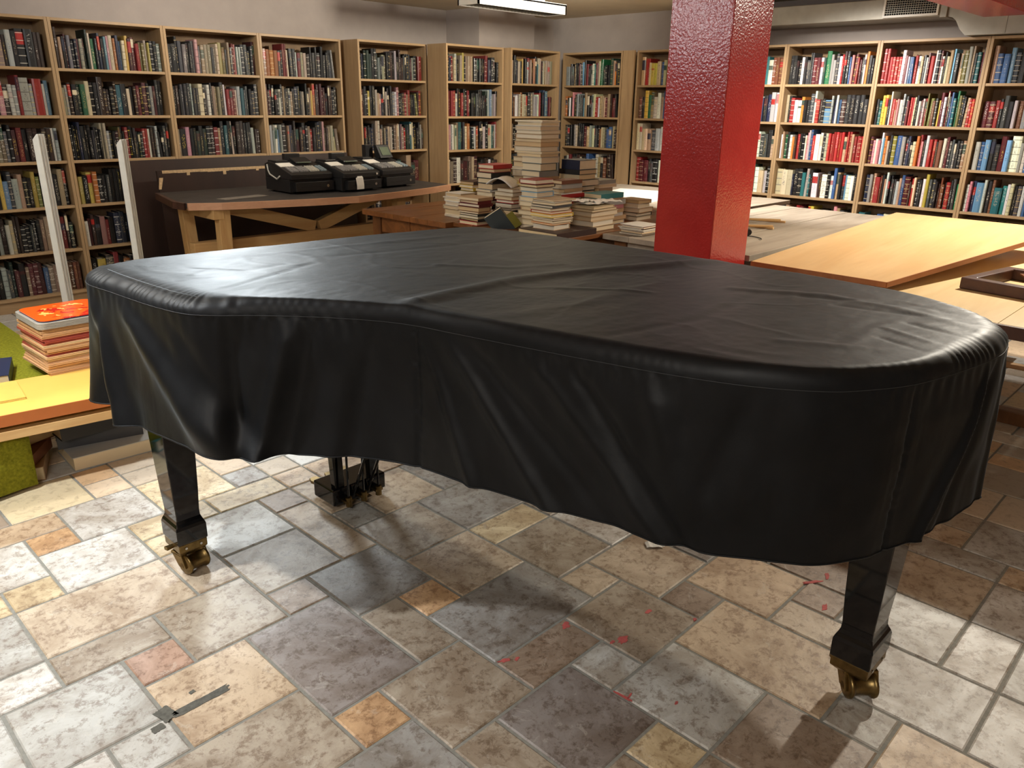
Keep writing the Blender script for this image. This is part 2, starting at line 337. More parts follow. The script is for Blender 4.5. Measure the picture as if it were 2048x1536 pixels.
# floor tiles: a module of about 15 cm; grid cell (i, j) starts at (GX + i*GW, GY + j*GH)
GX, GW, GY, GH = 0.246, 0.1489, 0.238, 0.1508
TC = {'w': rgb(210, 208, 202), 'g': rgb(190, 189, 183), 'd': rgb(158, 155, 150), 'p': rgb(148, 140, 135), 'b': rgb(194, 178, 156), 'y': rgb(216, 198, 162), 'o': rgb(206, 170, 130), 'r': rgb(182, 150, 130),
      't': rgb(172, 160, 143), 'k': rgb(156, 139, 122), 'n': rgb(208, 186, 158)}
tiles = [(2,4,15,17,'w'),(2,3,17,18,'o'),(3,5,17,19,'w'),(4,5,19,20,'n'),(1,3,18,19,'n'),(2,4,19,21,'y'),(0,2,16,18,'w'),(1,2,15,16,'y'),(1,4,13,15,'b'),(1,3,12,13,'t'),(2,3,11,12,'r'),
    (3,5,11,13,'t'),(5,6,11,12,'k'),(2,4,9,11,'n'),(0,2,10,12,'g'),(1,2,9,10,'g'),(1,4,7,9,'t'),(4,6,8,11,'p'),(4,5,7,8,'o'),(5,7,6,8,'t'),(3,5,5,7,'d'),(6,7,8,10,'t'),(7,8,9,10,'o'),(6,8,10,12,'d'),
    (7,10,7,9,'d'),(10,11,7,8,'b'),(11,13,6,8,'b'),(9,11,5,7,'t'),(11,12,5,6,'k'),(12,14,4,6,'n'),(13,14,3,4,'k'),(12,13,2,4,'b'),(10,12,2,5,'n'),(8,10,3,5,'g'),(8,9,5,6,'g'),(7,9,6,7,'k'),(6,8,4,6,'p'),
    (7,8,3,4,'y'),(8,10,1,3,'k'),(10,11,1,2,'g'),(11,13,0,2,'w'),(13,15,1,3,'g'),(13,15,0,1,'w'),(8,10,9,11,'b'),(8,10,11,13,'t'),(10,12,8,10,'t'),(5,7,12,14,'t'),(5,7,14,16,'g'),(4,5,13,15,'b'),
    (4,6,16,17,'y'),(7,8,12,15,'b'),(5,7,17,19,'y'),(0,1,13,15,'g'),(-1,1,12,13,'w'),(-2,0,10,12,'g'),(-1,1,8,10,'w'),(14,16,3,5,'k'),(15,17,1,3,'b'),(9,11,-1,1,'n'),(11,13,-2,0,'w'),(13,15,-2,0,'g')]
RI0, RI1, RJ0, RJ1 = -22, 46, -21, 43
occ = set()
for i0, i1, j0, j1, c in tiles:
    for i in range(i0, i1):
        for j in range(j0, j1): occ.add((i, j))
rt = random.Random(5)
for j in range(RJ1, RJ0, -1):
    for i in range(RI0, RI1):
        if (i, j) in occ: continue
        opts = [(3, 2), (2, 2), (2, 2), (2, 1), (1, 2), (1, 1)]; rt.shuffle(opts); opts.append((1, 1))
        for w, h in opts:
            cells = [(i + a, j - b) for a in range(w) for b in range(h)]
            if all(q not in occ for q in cells): break
        occ.update(cells); tiles.append((i, i + w, j - h + 1, j + 1, rt.choice('wggdbbtttknnybo')))
def tile_geo(b, w, h, ox=0, oy=0, col=None):
    e, g = 0.004, 0.0045
    x0, x1, y0, y1 = ox + g, ox + w - g, oy + g, oy + h - g
    o = [(x0, y0), (x1, y0), (x1, y1), (x0, y1)]; n = [(x0 + e, y0 + e), (x1 - e, y0 + e), (x1 - e, y1 - e), (x0 + e, y1 - e)]
    b.face([(x, y, 0) for x, y in n], 0, col)
    for k in range(4):
        q = (k + 1) % 4
        b.face([(*o[k], -0.003), (*o[q], -0.003), (*n[q], 0), (*n[k], 0)], 0, col)
        b.face([(*o[k], -0.01), (*o[q], -0.01), (*o[q], -0.003), (*o[k], -0.003)], 0, col)
tile_mesh = {}; field = MB(); n_tile = 0
def tile_rank(t):
    x, y = GX + (t[0] + t[1]) / 2 * GW, GY + (t[2] + t[3]) / 2 * GH
    vis = (x < 3.3 and y < 3.7 and x > -0.9 and y > -0.9) or (x < 6.2 and 0.1 < y < 1.4)
    return (0 if vis else 1, x * x + y * y)
tiles_sorted = sorted(tiles, key=tile_rank)
for t in tiles_sorted:
    i0, i1, j0, j1, c = t; w, h = (i1 - i0) * GW, (j1 - j0) * GH
    x, y = GX + i0 * GW, GY + j0 * GH
    if x < -3.1 or y < -3.1 or x + w > 7.25 or y + h > 6.75: continue
    col = TC[c]; f = rt.uniform(0.9, 1.08); col = (col[0] * f, col[1] * f, col[2] * f, 1)
    if n_tile < 290 and tile_rank(t)[0] == 0:
        key = (i1 - i0, j1 - j0)
        if key not in tile_mesh:
            b = MB(); tile_geo(b, w, h); o = b.build('tile', M['tile']); tile_mesh[key] = o.data
        else:
            o = bpy.data.objects.new('tile', tile_mesh[key]); COL.objects.link(o)
        o.parent = fl; o.location = (x, y, 0); o.color = col; n_tile += 1
    else:
        tile_geo(field, w, h, x, y, col)
fo = field.build('tile_field', M['tile_field'], fl, attrs=True); fo['kind'] = 'stuff'
# chalk marks and tape residue lying on the tiles
rm = random.Random(3)
def blot(name, m, x, y, rx, ry, ang, lab, box=False):
    b = MB(); n = 14 if not box else 40; ca, sa = math.cos(ang), math.sin(ang); top = []
    for k in range(n):
        r = rm.uniform(0.55, 1.1); a = 2 * PI * k / n
        if box: r = rm.uniform(.86, 1.06) / max(abs(math.cos(a)), abs(math.sin(a)))
        u, v = rx * r * math.cos(a), ry * r * math.sin(a)
        top.append((x + u * ca - v * sa, y + u * sa + v * ca))
    b.prism(top, -0.002, 0.0012); o = b.build(name, m, fl); o['label'] = lab
for x, y, rx, ry, a in ((1.315, 1.283, .022, .008, -.5), (1.345, 1.262, .012, .006, .3), (1.44, 0.956, .03, .004, -1.5), (1.455, 0.945, .015, .003, 0.2), (1.56, 1.262, .02, .012, .4), (1.63, 1.10, .026, .014, .2),
                        (1.60, 1.115, .012, .006, .1), (1.80, 1.125, .016, .008, 0), (2.33, 0.83, .045, .008, -.6), (2.40, 0.81, .03, .008, .4), (2.22, .74, .025, .01, .2), (1.52, 0.84, .008, .005, .3), (1.87, 1.0, .010, .006, 0)):
    blot('chalk_mark', M['red_paint_mark'], x, y, rx, ry, a, 'red chalk smear')
for x, y, rx, ry, a in ((0.632, 1.735, .075, .014, .0), (0.545, 1.755, .02, .028, .2), (0.51, 1.72, .016, .012, .1), (0.628, 1.785, .008, .006, .2)):
    blot('tape_residue', M['tape_mark'], x, y, rx, ry, a, 'dark grey tape residue', True)

# ---------------------------------------------------------------- column, beam, duct, light fitting
struct(boxo('trim_column', M['red_paint'], 3.15, 3.485, 1.81, 2.115, 0, CEIL, bevel=0.006))
struct(boxo('trim_beam', M['red_paint'], -1.0, 6.45, 1.51, 1.80, 2.10, CEIL, bevel=0.004))
t = thing('ventilation_duct', 'long grey sheet metal ventilation duct along the wall above the bookcases', 'duct', (7.0, 3.0, 2.17))
def loc_child(mb, name, m, par, **k):
    o = mb.build(name, m, par, **k); o.location = -Vector(par.location); return o
b = MB(); b.box(6.90, 7.28, 2.22, 4.45, 2.165, 2.31); loc_child(b, 'duct_run', M['duct'], t, bevel=0.004)
b = MB(); b.box(6.885, 7.28, 2.175, 2.225, 2.155, 2.33); loc_child(b, 'flange', M['duct'], t, bevel=0.003)
b = MB(); b.prism([(2.175, 2.16), (2.175, 2.34), (1.9, 2.395), (0.2, 2.395), (0.2, 2.025), (2.03, 2.025), (2.075, 2.07), (2.11, 2.13), (2.14, 2.155)][::-1], 6.91, 7.28, axis='x'); loc_child(b, 'duct_elbow', M['duct'], t)
b = MB(); b.box(6.905, 6.915, 1.765, 1.775, 2.03, 2.39); loc_child(b, 'duct_seam', M['duct'], t)
g = MB(); g.box(6.875, 6.90, 2.235, 2.645, 2.172, 2.188); g.box(6.875, 6.90, 2.235, 2.645, 2.328, 2.344); g.box(6.875, 6.90, 2.235, 2.25, 2.188, 2.328); g.box(6.875, 6.90, 2.63, 2.645, 2.188, 2.328)
go = loc_child(g, 'grille_frame', M['white_metal'], t)
g = MB(); g.box(6.894, 6.899, 2.25, 2.63, 2.188, 2.328); o = g.build('grille_shadow_plate', M['dark_gap'], go)
g = MB()
for k in range(1, 22): y = 2.25 + 0.38 * k / 22; g.box(6.882, 6.894, y - 0.0014, y + 0.0014, 2.188, 2.328)
for k in range(1, 9): z = 2.188 + 0.14 * k / 9; g.box(6.878, 6.884, 2.25, 2.63, z - 0.0018, z + 0.0018)
o = g.build('grille_bars', M['duct'], go); o['kind'] = 'stuff'

t = thing('ceiling_light', 'long white fluorescent light fitting with a louvre, hung under the ceiling', 'ceiling light', (5.3, 5.155, 2.33))
b = MB(); b.box(4.76, 5.84, 5.03, 5.045, 2.25, 2.33); b.box(4.76, 5.84, 5.265, 5.28, 2.25, 2.33); b.box(4.76, 5.84, 5.03, 5.28, 2.318, 2.335); b.box(5.825, 5.84, 5.03, 5.28, 2.25, 2.33); b.box(4.76, 4.775, 5.03, 5.28, 2.25, 2.33)
loc_child(b, 'housing', M['white_metal'], t)
for k in range(24):
    x = 4.80 + k * 0.0435; b = MB(); b.box(x, x + 0.004, 5.05, 5.26, 2.253, 2.295); loc_child(b, 'louvre_blade', M['chrome'], t)
for y in (5.10, 5.21):
    b = MB(); b.tube([(4.79, y, 2.305), (5.81, y, 2.305)], 0.008, 8); loc_child(b, 'lamp_tube', M['white_metal'], t)
for x in (5.0, 5.6):
    b = MB(); b.box(x, x + 0.05, 5.12, 5.19, 2.335, CEIL + 0.001); loc_child(b, 'mounting_bracket', M['white_metal'], t)

# ---------------------------------------------------------------- bookcases
ZS = [2.02, 1.692, 1.374, 1.061, 0.742, 0.423, 0.107]      # top edge of the top panel and of each shelf
class Frame:
    """u along the shelf front (left to right as seen), z up, w outwards"""
    def __init__(s, x, y, ux, uy, wx, wy): s.o = (x, y); s.u = (ux, uy); s.w = (wx, wy)
    def __call__(s, u, w, z): return (s.o[0] + u * s.u[0] + w * s.w[0], s.o[1] + u * s.u[1] + w * s.w[1], z)
def fbox(F, u0, u1, w0, w1, z0, z1):
    b = MB(); p = [F(u0, w1, z0), F(u1, w1, z0), F(u1, w0, z0), F(u0, w0, z0), F(u0, w1, z1), F(u1, w1, z1), F(u1, w0, z1), F(u0, w0, z1)]
    b.hexa(p); return b
DEPTH = 0.275
def bookcase(F, W, label, alongx, rows=6):
    o = F(W / 2, -DEPTH / 2, 0); t = thing('bookcase', label, 'bookcase', o, 0, 'oak veneer bookcases along the walls')
    mh = M['oak_x'] if alongx else M['oak_y']
    def part(b, n, m, bev=0.0015):
        q = b.build(n, m, t, bevel=bev); q.location = (-o[0], -o[1], 0); return q
    for u in (0.0, W - 0.02): part(fbox(F, u, u + 0.02, -DEPTH, 0, 0, 2.02), 'side_panel', M['oak_v'])
    part(fbox(F, 0.02, W - 0.02, -DEPTH, -0.001, 2.0, 2.0195), 'top_panel', mh)
    part(fbox(F, 0.02, W - 0.02, -DEPTH + 0.0, -DEPTH + 0.006, 0.02, 2.0), 'back_panel', M['oak_dark'], 0)
    for z in ZS[1:]: part(fbox(F, 0.0205, W - 0.0205, -DEPTH + 0.007, -0.004, z - 0.02, z), 'shelf', mh)
    part(fbox(F, 0.0205, W - 0.0205, -0.05, -0.03, 0, ZS[6] - 0.0205), 'plinth', mh)
    return t
UNITS = []
for k in range(4): UNITS.append((Frame(1.2 + 0.8 * k, 6.456, 1, 0, 0, -1), 0.798, True))
UNITS.append((Frame(4.45, 6.27, 1, 0, 0, -1), 0.80, True)); UNITS.append((Frame(5.228, 5.965, 1, 0, 0, -1), 0.765, True)); UNITS.append((Frame(6.01, 5.88, 1, 0, 0, -1), 0.74, True))
UNITS.append((Frame(6.96, 6.02, 0, -1, -1, 0), 0.80, False))
for k in range(5): UNITS.append((Frame(7.005, 5.07 - 0.8 * k, 0, -1, -1, 0), 0.798, False))
UNAME = ['leftmost bookcase', 'second bookcase from the left', 'third bookcase from the left', 'fourth bookcase from the left', 'bookcase behind the cash registers', 'bookcase behind the tall book tower',
         'narrow bookcase in the corner', 'corner bookcase on the right wall', 'bookcase left of the red column', 'bookcase hidden behind the red column', 'first bookcase right of the column', 'second bookcase right of the column', 'rightmost bookcase']
for (F, W, ax), n in zip(UNITS, UNAME):
    bookcase(F, W, 'tall oak veneer bookcase full of books, the ' + n.replace('bookcase', 'one', 1), ax)
struct(boxo('trim_filler', M['oak_v'], 6.965, 6.985, 5.075, 5.215, 0, 2.02))

# ---------------------------------------------------------------- shelved books
ROWS = {
 0: ['*9 k k w g c e w k k4 k4 e e', '*9 k k a k p e w w r w5 w r5 w l', '*9 d y d d s k m r k e e k e e w w', '*9 k y l g s d k k y O k k k k d k', '*9 s e w c e e k k g k k d d5 k k g r e k', '*9 m k d m m m b d d k B B B B B'],
 1: ['e d k m s k n m c a3 a c G g n k l p c o n b c y m m r O O c y k k s', 'c s e k a G c k k e4 e e k e t4 k4 c k e m e m k s m k k', 'k k k k n k4 k k g k k k c c s k k k O k g r k k g k a k r r w e k w k k g k', 'y k y o k k g k k k g k n s d b k k k g k e k k a k', 'w m e k p r k n n k b g n O d n k k e k k n k', 'k y k r k o k k k g k k e k k'],
 2: ['k4 k4 k g s k k g p g d d d k c c y O k d k r r s s g g k g m', 'k e k g g k s g g c4 k e w k d d d k w r r r c s t g g k g k', 'd k5 p k k a k a k e r d k t k c k e e k k k w e e'],
 3: ['o4 o4 o4 o4 e k r r c k k w r c c e e k k4 k k4 k k4 k k n s', 'm m k k k k w k d k k s d k k k g c k k d y o e m m m m k e e k k', 'w s w l s e k d g k e m e k g d r g k n k p e e d c d d'],
 4: ['k4 n a a a k k a s k c d k k e k s k e e g k k g m s g k r5', 'r e g k y k k c d p n k c k s g s w p k a e r d r k k k O e r', 'g k k g k n n k c c d g d n c c k d d d s p d r a a a t c y k k k s e', 'c k e k k k c d k k e d e m', '* * * * * * * * * * * *'],
 5: ['k n r c w k c y k d d d d k k k k r r n g g k k', 'm r r r w k a r k k r k k k g k k k k a s l s s k', 'p p s w c d t t k g c o k a w o B k k w k k c c t g w r', 'c d e w e m e d d m e k e w k e', '* * * * * * * *'],
 6: ['o o c k n c k y k k s r d k o k t c c k c d c4 c4 c4', 'B e B w s c o c c d k k d s w s w r k k b l b r k', 'd k k e k c w k e k d k c', '* * * * * * *'],
 7: ['s5 k k c k k m k l k m k s w t m c G a k k k a d o k k', 'o k w k p k k s g g l d k k s c r r w d d c m d e m m k', 'k k k k s c k k k m d c s c k g k B c c g b b d e e', '* * * * k * c k b k s w d k B k e e'],
 8: ['d r r c y y c b c c k k B o B * * * * * *', 'B k y G d w w d b w k p k k * * * * * *', 'c c c c d g s w c w l * * * * * *', 'r m m k g k w c g * * * * * * *'],
 9: ['* * * * * * * * * * * * * t t w B B B', '* * * * * * * * * * * * k b w k n k n w w', '* * * * * * * * * * * * w w g g k c', '* * * * * * * * * * * * a a w c w k', '* * * * * k s e'],
 10: ['k4 k4 k k w k g4 g g m4 m4 w4 a G5 s s g w r k k b p m r m k w o k4 k k', 'c k r w w o k k g w r e k l5 s n w b e4 k4 k4 k4 k4 k4', 'w d G k w o e r4 k k w p w b r w5 w k c r r r r r r d r r d r r r r', 'c5 c5 c5 n k4 k4 t s t k w5 e w5 k w b d k g l w w k', 'w k k k d t r r m g y y k k k w k p d g s m'],
 11: ['r r r r r r w m w b b r w d g s m r4 w k m w k c d l k4 d d O4 s d k t r g', 'k t y y k w r4 d p w4 s g m r r c k w m w r O O4 B g y m w r g b t G O k k d r r', 'm p w p w l o c k O4 b5 s4 g n k c o r p k w r r k B4 w m m g g s k k d', 'n n s d r5 B k d w k k g g s d b m5 e r c k k w y g g k e B B k r4 k g G', 't s k b c g k w r k e s k d'],
 12: ['d b b l k k d n k s G5 a a k * * * * * *', 'm m r k g k s B s g s c5 c5 s k k g * * * *', 's b l k k m l w5 s w b c c r s5 n n k k * * *', 'w p n l5 w k B t5 t w c k g w b b b n n B w5 w5 r * *', 'B B r r k O w B w g * * * *'],
}
rb = random.Random(11)
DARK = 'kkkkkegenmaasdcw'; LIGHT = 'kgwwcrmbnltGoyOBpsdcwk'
def book_geo(b, F, u, t, z, h, w, d, col, seed, lean=0.0):
    """one upright book; spine at w, fore-edge at w - d; lean shifts the top sideways"""
    def Q(a, c, f): return F(u + a + lean * f, w + c, z + h * f)
    ring = [(0, -d), (0, -0.004), (t * 0.22, 0.001), (t * 0.78, 0.001), (t, -0.004), (t, -d)]
    for k in range(5):
        a, c = ring[k], ring[k + 1]
        sp = None
        if k in (1, 2, 3):
            u0, u1 = a[0] / t, c[0] / t; sp = [(u0, 0, seed), (u1, 0, seed), (u1, 1, seed), (u0, 1, seed)]
        b.face([Q(a[0], a[1], 0), Q(c[0], c[1], 0), Q(c[0], c[1], 1), Q(a[0], a[1], 1)], 0, col, sp)
    f = 1 - 0.006 / h
    b.face([Q(t * .1, -0.01, f), Q(t * .9, -0.01, f), Q(t * .9, -d, f), Q(t * .1, -d, f)], 1)
    b.face([Q(x, y, 1) for x, y in ((0, -0.004), (t * .22, .001), (t * .78, .001), (t, -0.004), (t * .9, -0.01), (t * .1, -0.01))], 0, col)
    b.face([Q(x, y, 1) for x, y in ((0, -d), (0, -0.004), (t * .1, -0.01), (t * .1, -d))], 0, col)
    b.face([Q(x, y, 1) for x, y in ((t * .9, -0.01), (t, -0.004), (t, -d), (t * .9, -d))], 0, col)
    b.face([Q(t * .1, -d, 0), Q(t * .9, -d, 0), Q(t * .9, -d, f), Q(t * .1, -d, f)], 1)
cand = []
for ui, rows in ROWS.items():
    F, W, ax = UNITS[ui]; inner = W - 0.044
    for ri, txt in enumerate(rows):
        toks = []
        for w in txt.split():
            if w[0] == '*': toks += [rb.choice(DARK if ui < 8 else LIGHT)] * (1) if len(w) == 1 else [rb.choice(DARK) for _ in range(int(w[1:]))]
            else: toks.append(w)
        th = []; hs = []; prev = None
        for w in toks:
            k = int(w[1:]) if len(w) > 1 else None
            same = prev is not None and w == prev[0]
            if same: th.append(prev[1]); hs.append(prev[2] + rb.choice([0, 0, 0, 0.004, -0.004]) if rb.random() < 0.8 else rb.uniform(0.19, 0.25))
            else: th.append({1: .013, 2: .018, 4: .036, 5: .048}.get(k, rb.uniform(0.017, 0.031))); hs.append(rb.choice([rb.uniform(0.185, 0.215), rb.uniform(0.205, 0.235), rb.uniform(0.225, 0.268)]))
            prev = (w, th[-1], hs[-1])
        fill = (rb.uniform(0.93, 0.985) if ui < 8 else rb.uniform(.97, .992)) if ri < 4 else 0.95
        if ui == 0: fill = 0.96
        sc = inner * fill / sum(th); sc = min(sc, 2.0); u = 0.023 + rb.uniform(0, 0.012)
        base = -0.022 - rb.uniform(0, 0.025); run = 0
        for n, (w, t0) in enumerate(zip(toks, th)):
            t1 = t0 * sc; hmax = 0.29 if ri else 0.285; h = min(hs[n], hmax)
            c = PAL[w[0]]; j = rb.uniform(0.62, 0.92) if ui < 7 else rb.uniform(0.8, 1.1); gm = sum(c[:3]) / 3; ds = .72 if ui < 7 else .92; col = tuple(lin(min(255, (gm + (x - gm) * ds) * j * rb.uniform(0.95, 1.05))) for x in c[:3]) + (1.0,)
            d = min(rb.uniform(0.13, 0.19), 0.2); wo = base - rb.choice([0, 0, 0.004, 0.01, 0.02])
            pos = F(u + t1 / 2, wo, ZS[ri + 1] + h / 2); dist = math.dist(pos, (0, 0, 1.5))
            hid = 0.4 if (ri >= 4 or ui in (8, 9) and ri >= 0 and ui == 9) else 1.0
            if ui == 0 and n < 9: hid = 0.02
            if ui in (5, 6) and ri >= 3: hid = 0.5
            lean = rb.uniform(-0.01, 0.01) if rb.random() < 0.10 else 0.0
            if n > len(toks) - 4 and fill < 0.95 and rb.random() < 0.3: lean = -0.02
            cand.append((t1 * h / dist ** 2 * hid, ui, ri, n, u, t1 - 0.0008, h, wo, d, col, rb.random(), c[3], lean, pos)); u += t1
cand.sort(key=lambda r: -r[0])
ROWN = ['top', 'second', 'third', 'fourth', 'fifth', 'bottom']
rest = MB()
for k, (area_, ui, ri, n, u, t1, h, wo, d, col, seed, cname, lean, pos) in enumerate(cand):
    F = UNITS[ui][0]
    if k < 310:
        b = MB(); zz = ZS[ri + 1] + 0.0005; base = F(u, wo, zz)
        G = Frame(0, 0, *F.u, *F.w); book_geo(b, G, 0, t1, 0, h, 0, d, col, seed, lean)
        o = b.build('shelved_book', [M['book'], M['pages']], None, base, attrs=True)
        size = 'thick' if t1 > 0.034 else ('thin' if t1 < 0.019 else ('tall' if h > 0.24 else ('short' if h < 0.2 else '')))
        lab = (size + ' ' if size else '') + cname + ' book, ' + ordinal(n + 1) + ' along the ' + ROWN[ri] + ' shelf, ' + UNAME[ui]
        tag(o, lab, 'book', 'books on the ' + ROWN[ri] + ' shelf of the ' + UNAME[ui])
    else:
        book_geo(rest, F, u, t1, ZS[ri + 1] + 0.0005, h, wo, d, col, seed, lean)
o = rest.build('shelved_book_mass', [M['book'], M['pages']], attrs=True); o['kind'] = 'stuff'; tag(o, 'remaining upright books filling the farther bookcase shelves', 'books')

# ---------------------------------------------------------------- trestle table with cash registers
TZ = 0.83
t = thing('trestle_table', 'long beech trestle table with a worn black bow-fronted top and V braces', 'table', (3.3, 5.6, 0))
def tp(b, n, m, bev=0.0, par=None, orig=None):
    o = b.build(n, m, par or t, bevel=bev); q = orig if orig is not None else t.location
    o.location = (-q[0], -q[1], -q[2]); return o
front = [(2.315, 5.50), (2.336, 5.35), (2.52, 5.238), (2.83, 5.133), (3.14, 5.045), (3.475, 4.99), (3.93, 5.055), (4.30, 5.14), (4.613, 5.243)]
b = MB(); b.prism(front + [(4.66, 6.10), (2.44, 6.10), (2.37, 5.75)], TZ - 0.035, TZ, 0); tp(b, 'tabletop', M['worn_black_top'])
b = MB()
for k in range(1, len(front) - 1):
    (x0, y0), (x1, y1) = front[k], front[k + 1]
    b.hexa([(x0, y0 - .018, TZ - .046), (x1, y1 - .018, TZ - .046), (x1, y1 + .004, TZ - .046), (x0, y0 + .004, TZ - .046), (x0, y0 - .018, TZ + .0015), (x1, y1 - .018, TZ + .0015), (x1, y1 + .004, TZ + .0015), (x0, y0 + .004, TZ + .0015)])
tp(b, 'front_edging', M['pink_edge'])
b = MB(); b.prism([(2.30, 5.50), (2.318, 5.36), (2.336, 5.37), (2.33, 5.50), (2.385, 5.75), (2.45, 6.10), (2.43, 6.10), (2.355, 5.75)], TZ - .046, TZ + .001); tp(b, 'end_edging', M['dark_frame'])
def beam(b, p, q, w, d):
    """square timber from p to q; w across (in the plan), d thick"""
    p, q = Vector(p), Vector(q); a = (q - p).normalized(); s = a.cross(Vector((0, 1, 0)));
    s = s.normalized() if s.length > 0.1 else Vector((1, 0, 0)); n = Vector((0, 1, 0)); n = (n - a * n.dot(a)).normalized(); s = a.cross(n)
    c = lambda o, i, j: tuple(o + s * (w / 2 * i) + n * (d / 2 * j))
    b.hexa([c(p, -1, -1), c(p, 1, -1), c(p, 1, 1), c(p, -1, 1), c(q, -1, -1), c(q, 1, -1), c(q, 1, 1), c(q, -1, 1)])
for x, y, y2 in ((2.555, 5.30, 5.33), (2.47, 5.70, 5.62), (4.08, 5.27, 5.33), (4.22, 5.62, 5.58)):
    b = MB(); beam(b, (x, y2, 0), (x, y, TZ - 0.036), 0.085, 0.075); tp(b, 'leg', M['beech'], 0.004)
b = MB(); b.box(2.40, 4.40, 5.46, 5.54, 0.44, 0.535); tp(b, 'stretcher', M['beech_x'], 0.004)
for x0, x1 in ((2.62, 3.40), (4.10, 3.44)):
    b = MB(); beam(b, (x0, 5.5, TZ - 0.05), (x1, 5.5, 0.56), 0.09, 0.06); tp(b, 'brace', M['beech_x'], 0.003)
for x in (2.51, 4.15):
    b = MB(); b.box(x - .04, x + .04, 5.26, 5.74, TZ - 0.115, TZ - 0.036); tp(b, 'bearer', M['beech'], 0.003)
b = MB(); b.prism([(2.62, 5.36), (2.99, 5.42), (2.96, 5.53), (2.60, 5.47)][::1], TZ + 0.0005, TZ + 0.002)
o = b.build('card_sheet', simple('grey_card', rgb(120, 112, 102), 0.7), None); tag(o, 'flat grey card lying at the bare end of the trestle table', 'card')

# two dark boards leaning on the bookcases behind the table
def leaning(name, lab, x0, x1, y0, y1, z1, thick, m, shift=0.0):
    b = MB(); b.hexa([(x0, y0, 0.0), (x1, y0, 0.0), (x1, y0 + thick, 0.0), (x0, y0 + thick, 0.0), (x0 + shift, y1, z1), (x1 + shift, y1, z1), (x1 + shift, y1 + thick, z1), (x0 + shift, y1 + thick, z1)])
    o = b.build(name, m); return tag(o, lab, 'board', 'dark boards leaning behind the trestle table')
leaning('leaning_board', 'tall dark brown board leaning against the bookcases, rearmost behind the registers', 2.36, 4.38, 6.28, 6.42, 1.045, 0.022, M['dark_board'])
o2 = leaning('leaning_board', 'dark brown board with a pale torn top edge, leaning behind the trestle table', 2.52, 4.30, 6.16, 6.235, 0.975, 0.02, M['dark_board'])
rt2 = random.Random(4); b = MB(); xs = [2.56 + i * 0.06 for i in range(30)]
for a in xs:
    hh = 0.018 + rt2.uniform(0, .006); b.box(a, a + 0.0605, 6.232, 6.238, 0.975 - hh, 0.9775)
for a in (2.75, 3.05, 3.34, 3.62): b.box(a, a + 0.025, 6.2305, 6.2365, 0.925 + rt2.uniform(0, .02), 0.965)
b.hexa([(2.515, 6.222, 0.84), (2.535, 6.222, 0.84), (2.535, 6.228, 0.84), (2.515, 6.228, 0.84), (2.530, 6.228, 0.925), (2.56, 6.228, 0.925), (2.56, 6.236, 0.925), (2.530, 6.236, 0.925)])
b.build('torn_edge', M['torn_edge'], o2)['label'] = 'pale torn wood along the top edge'

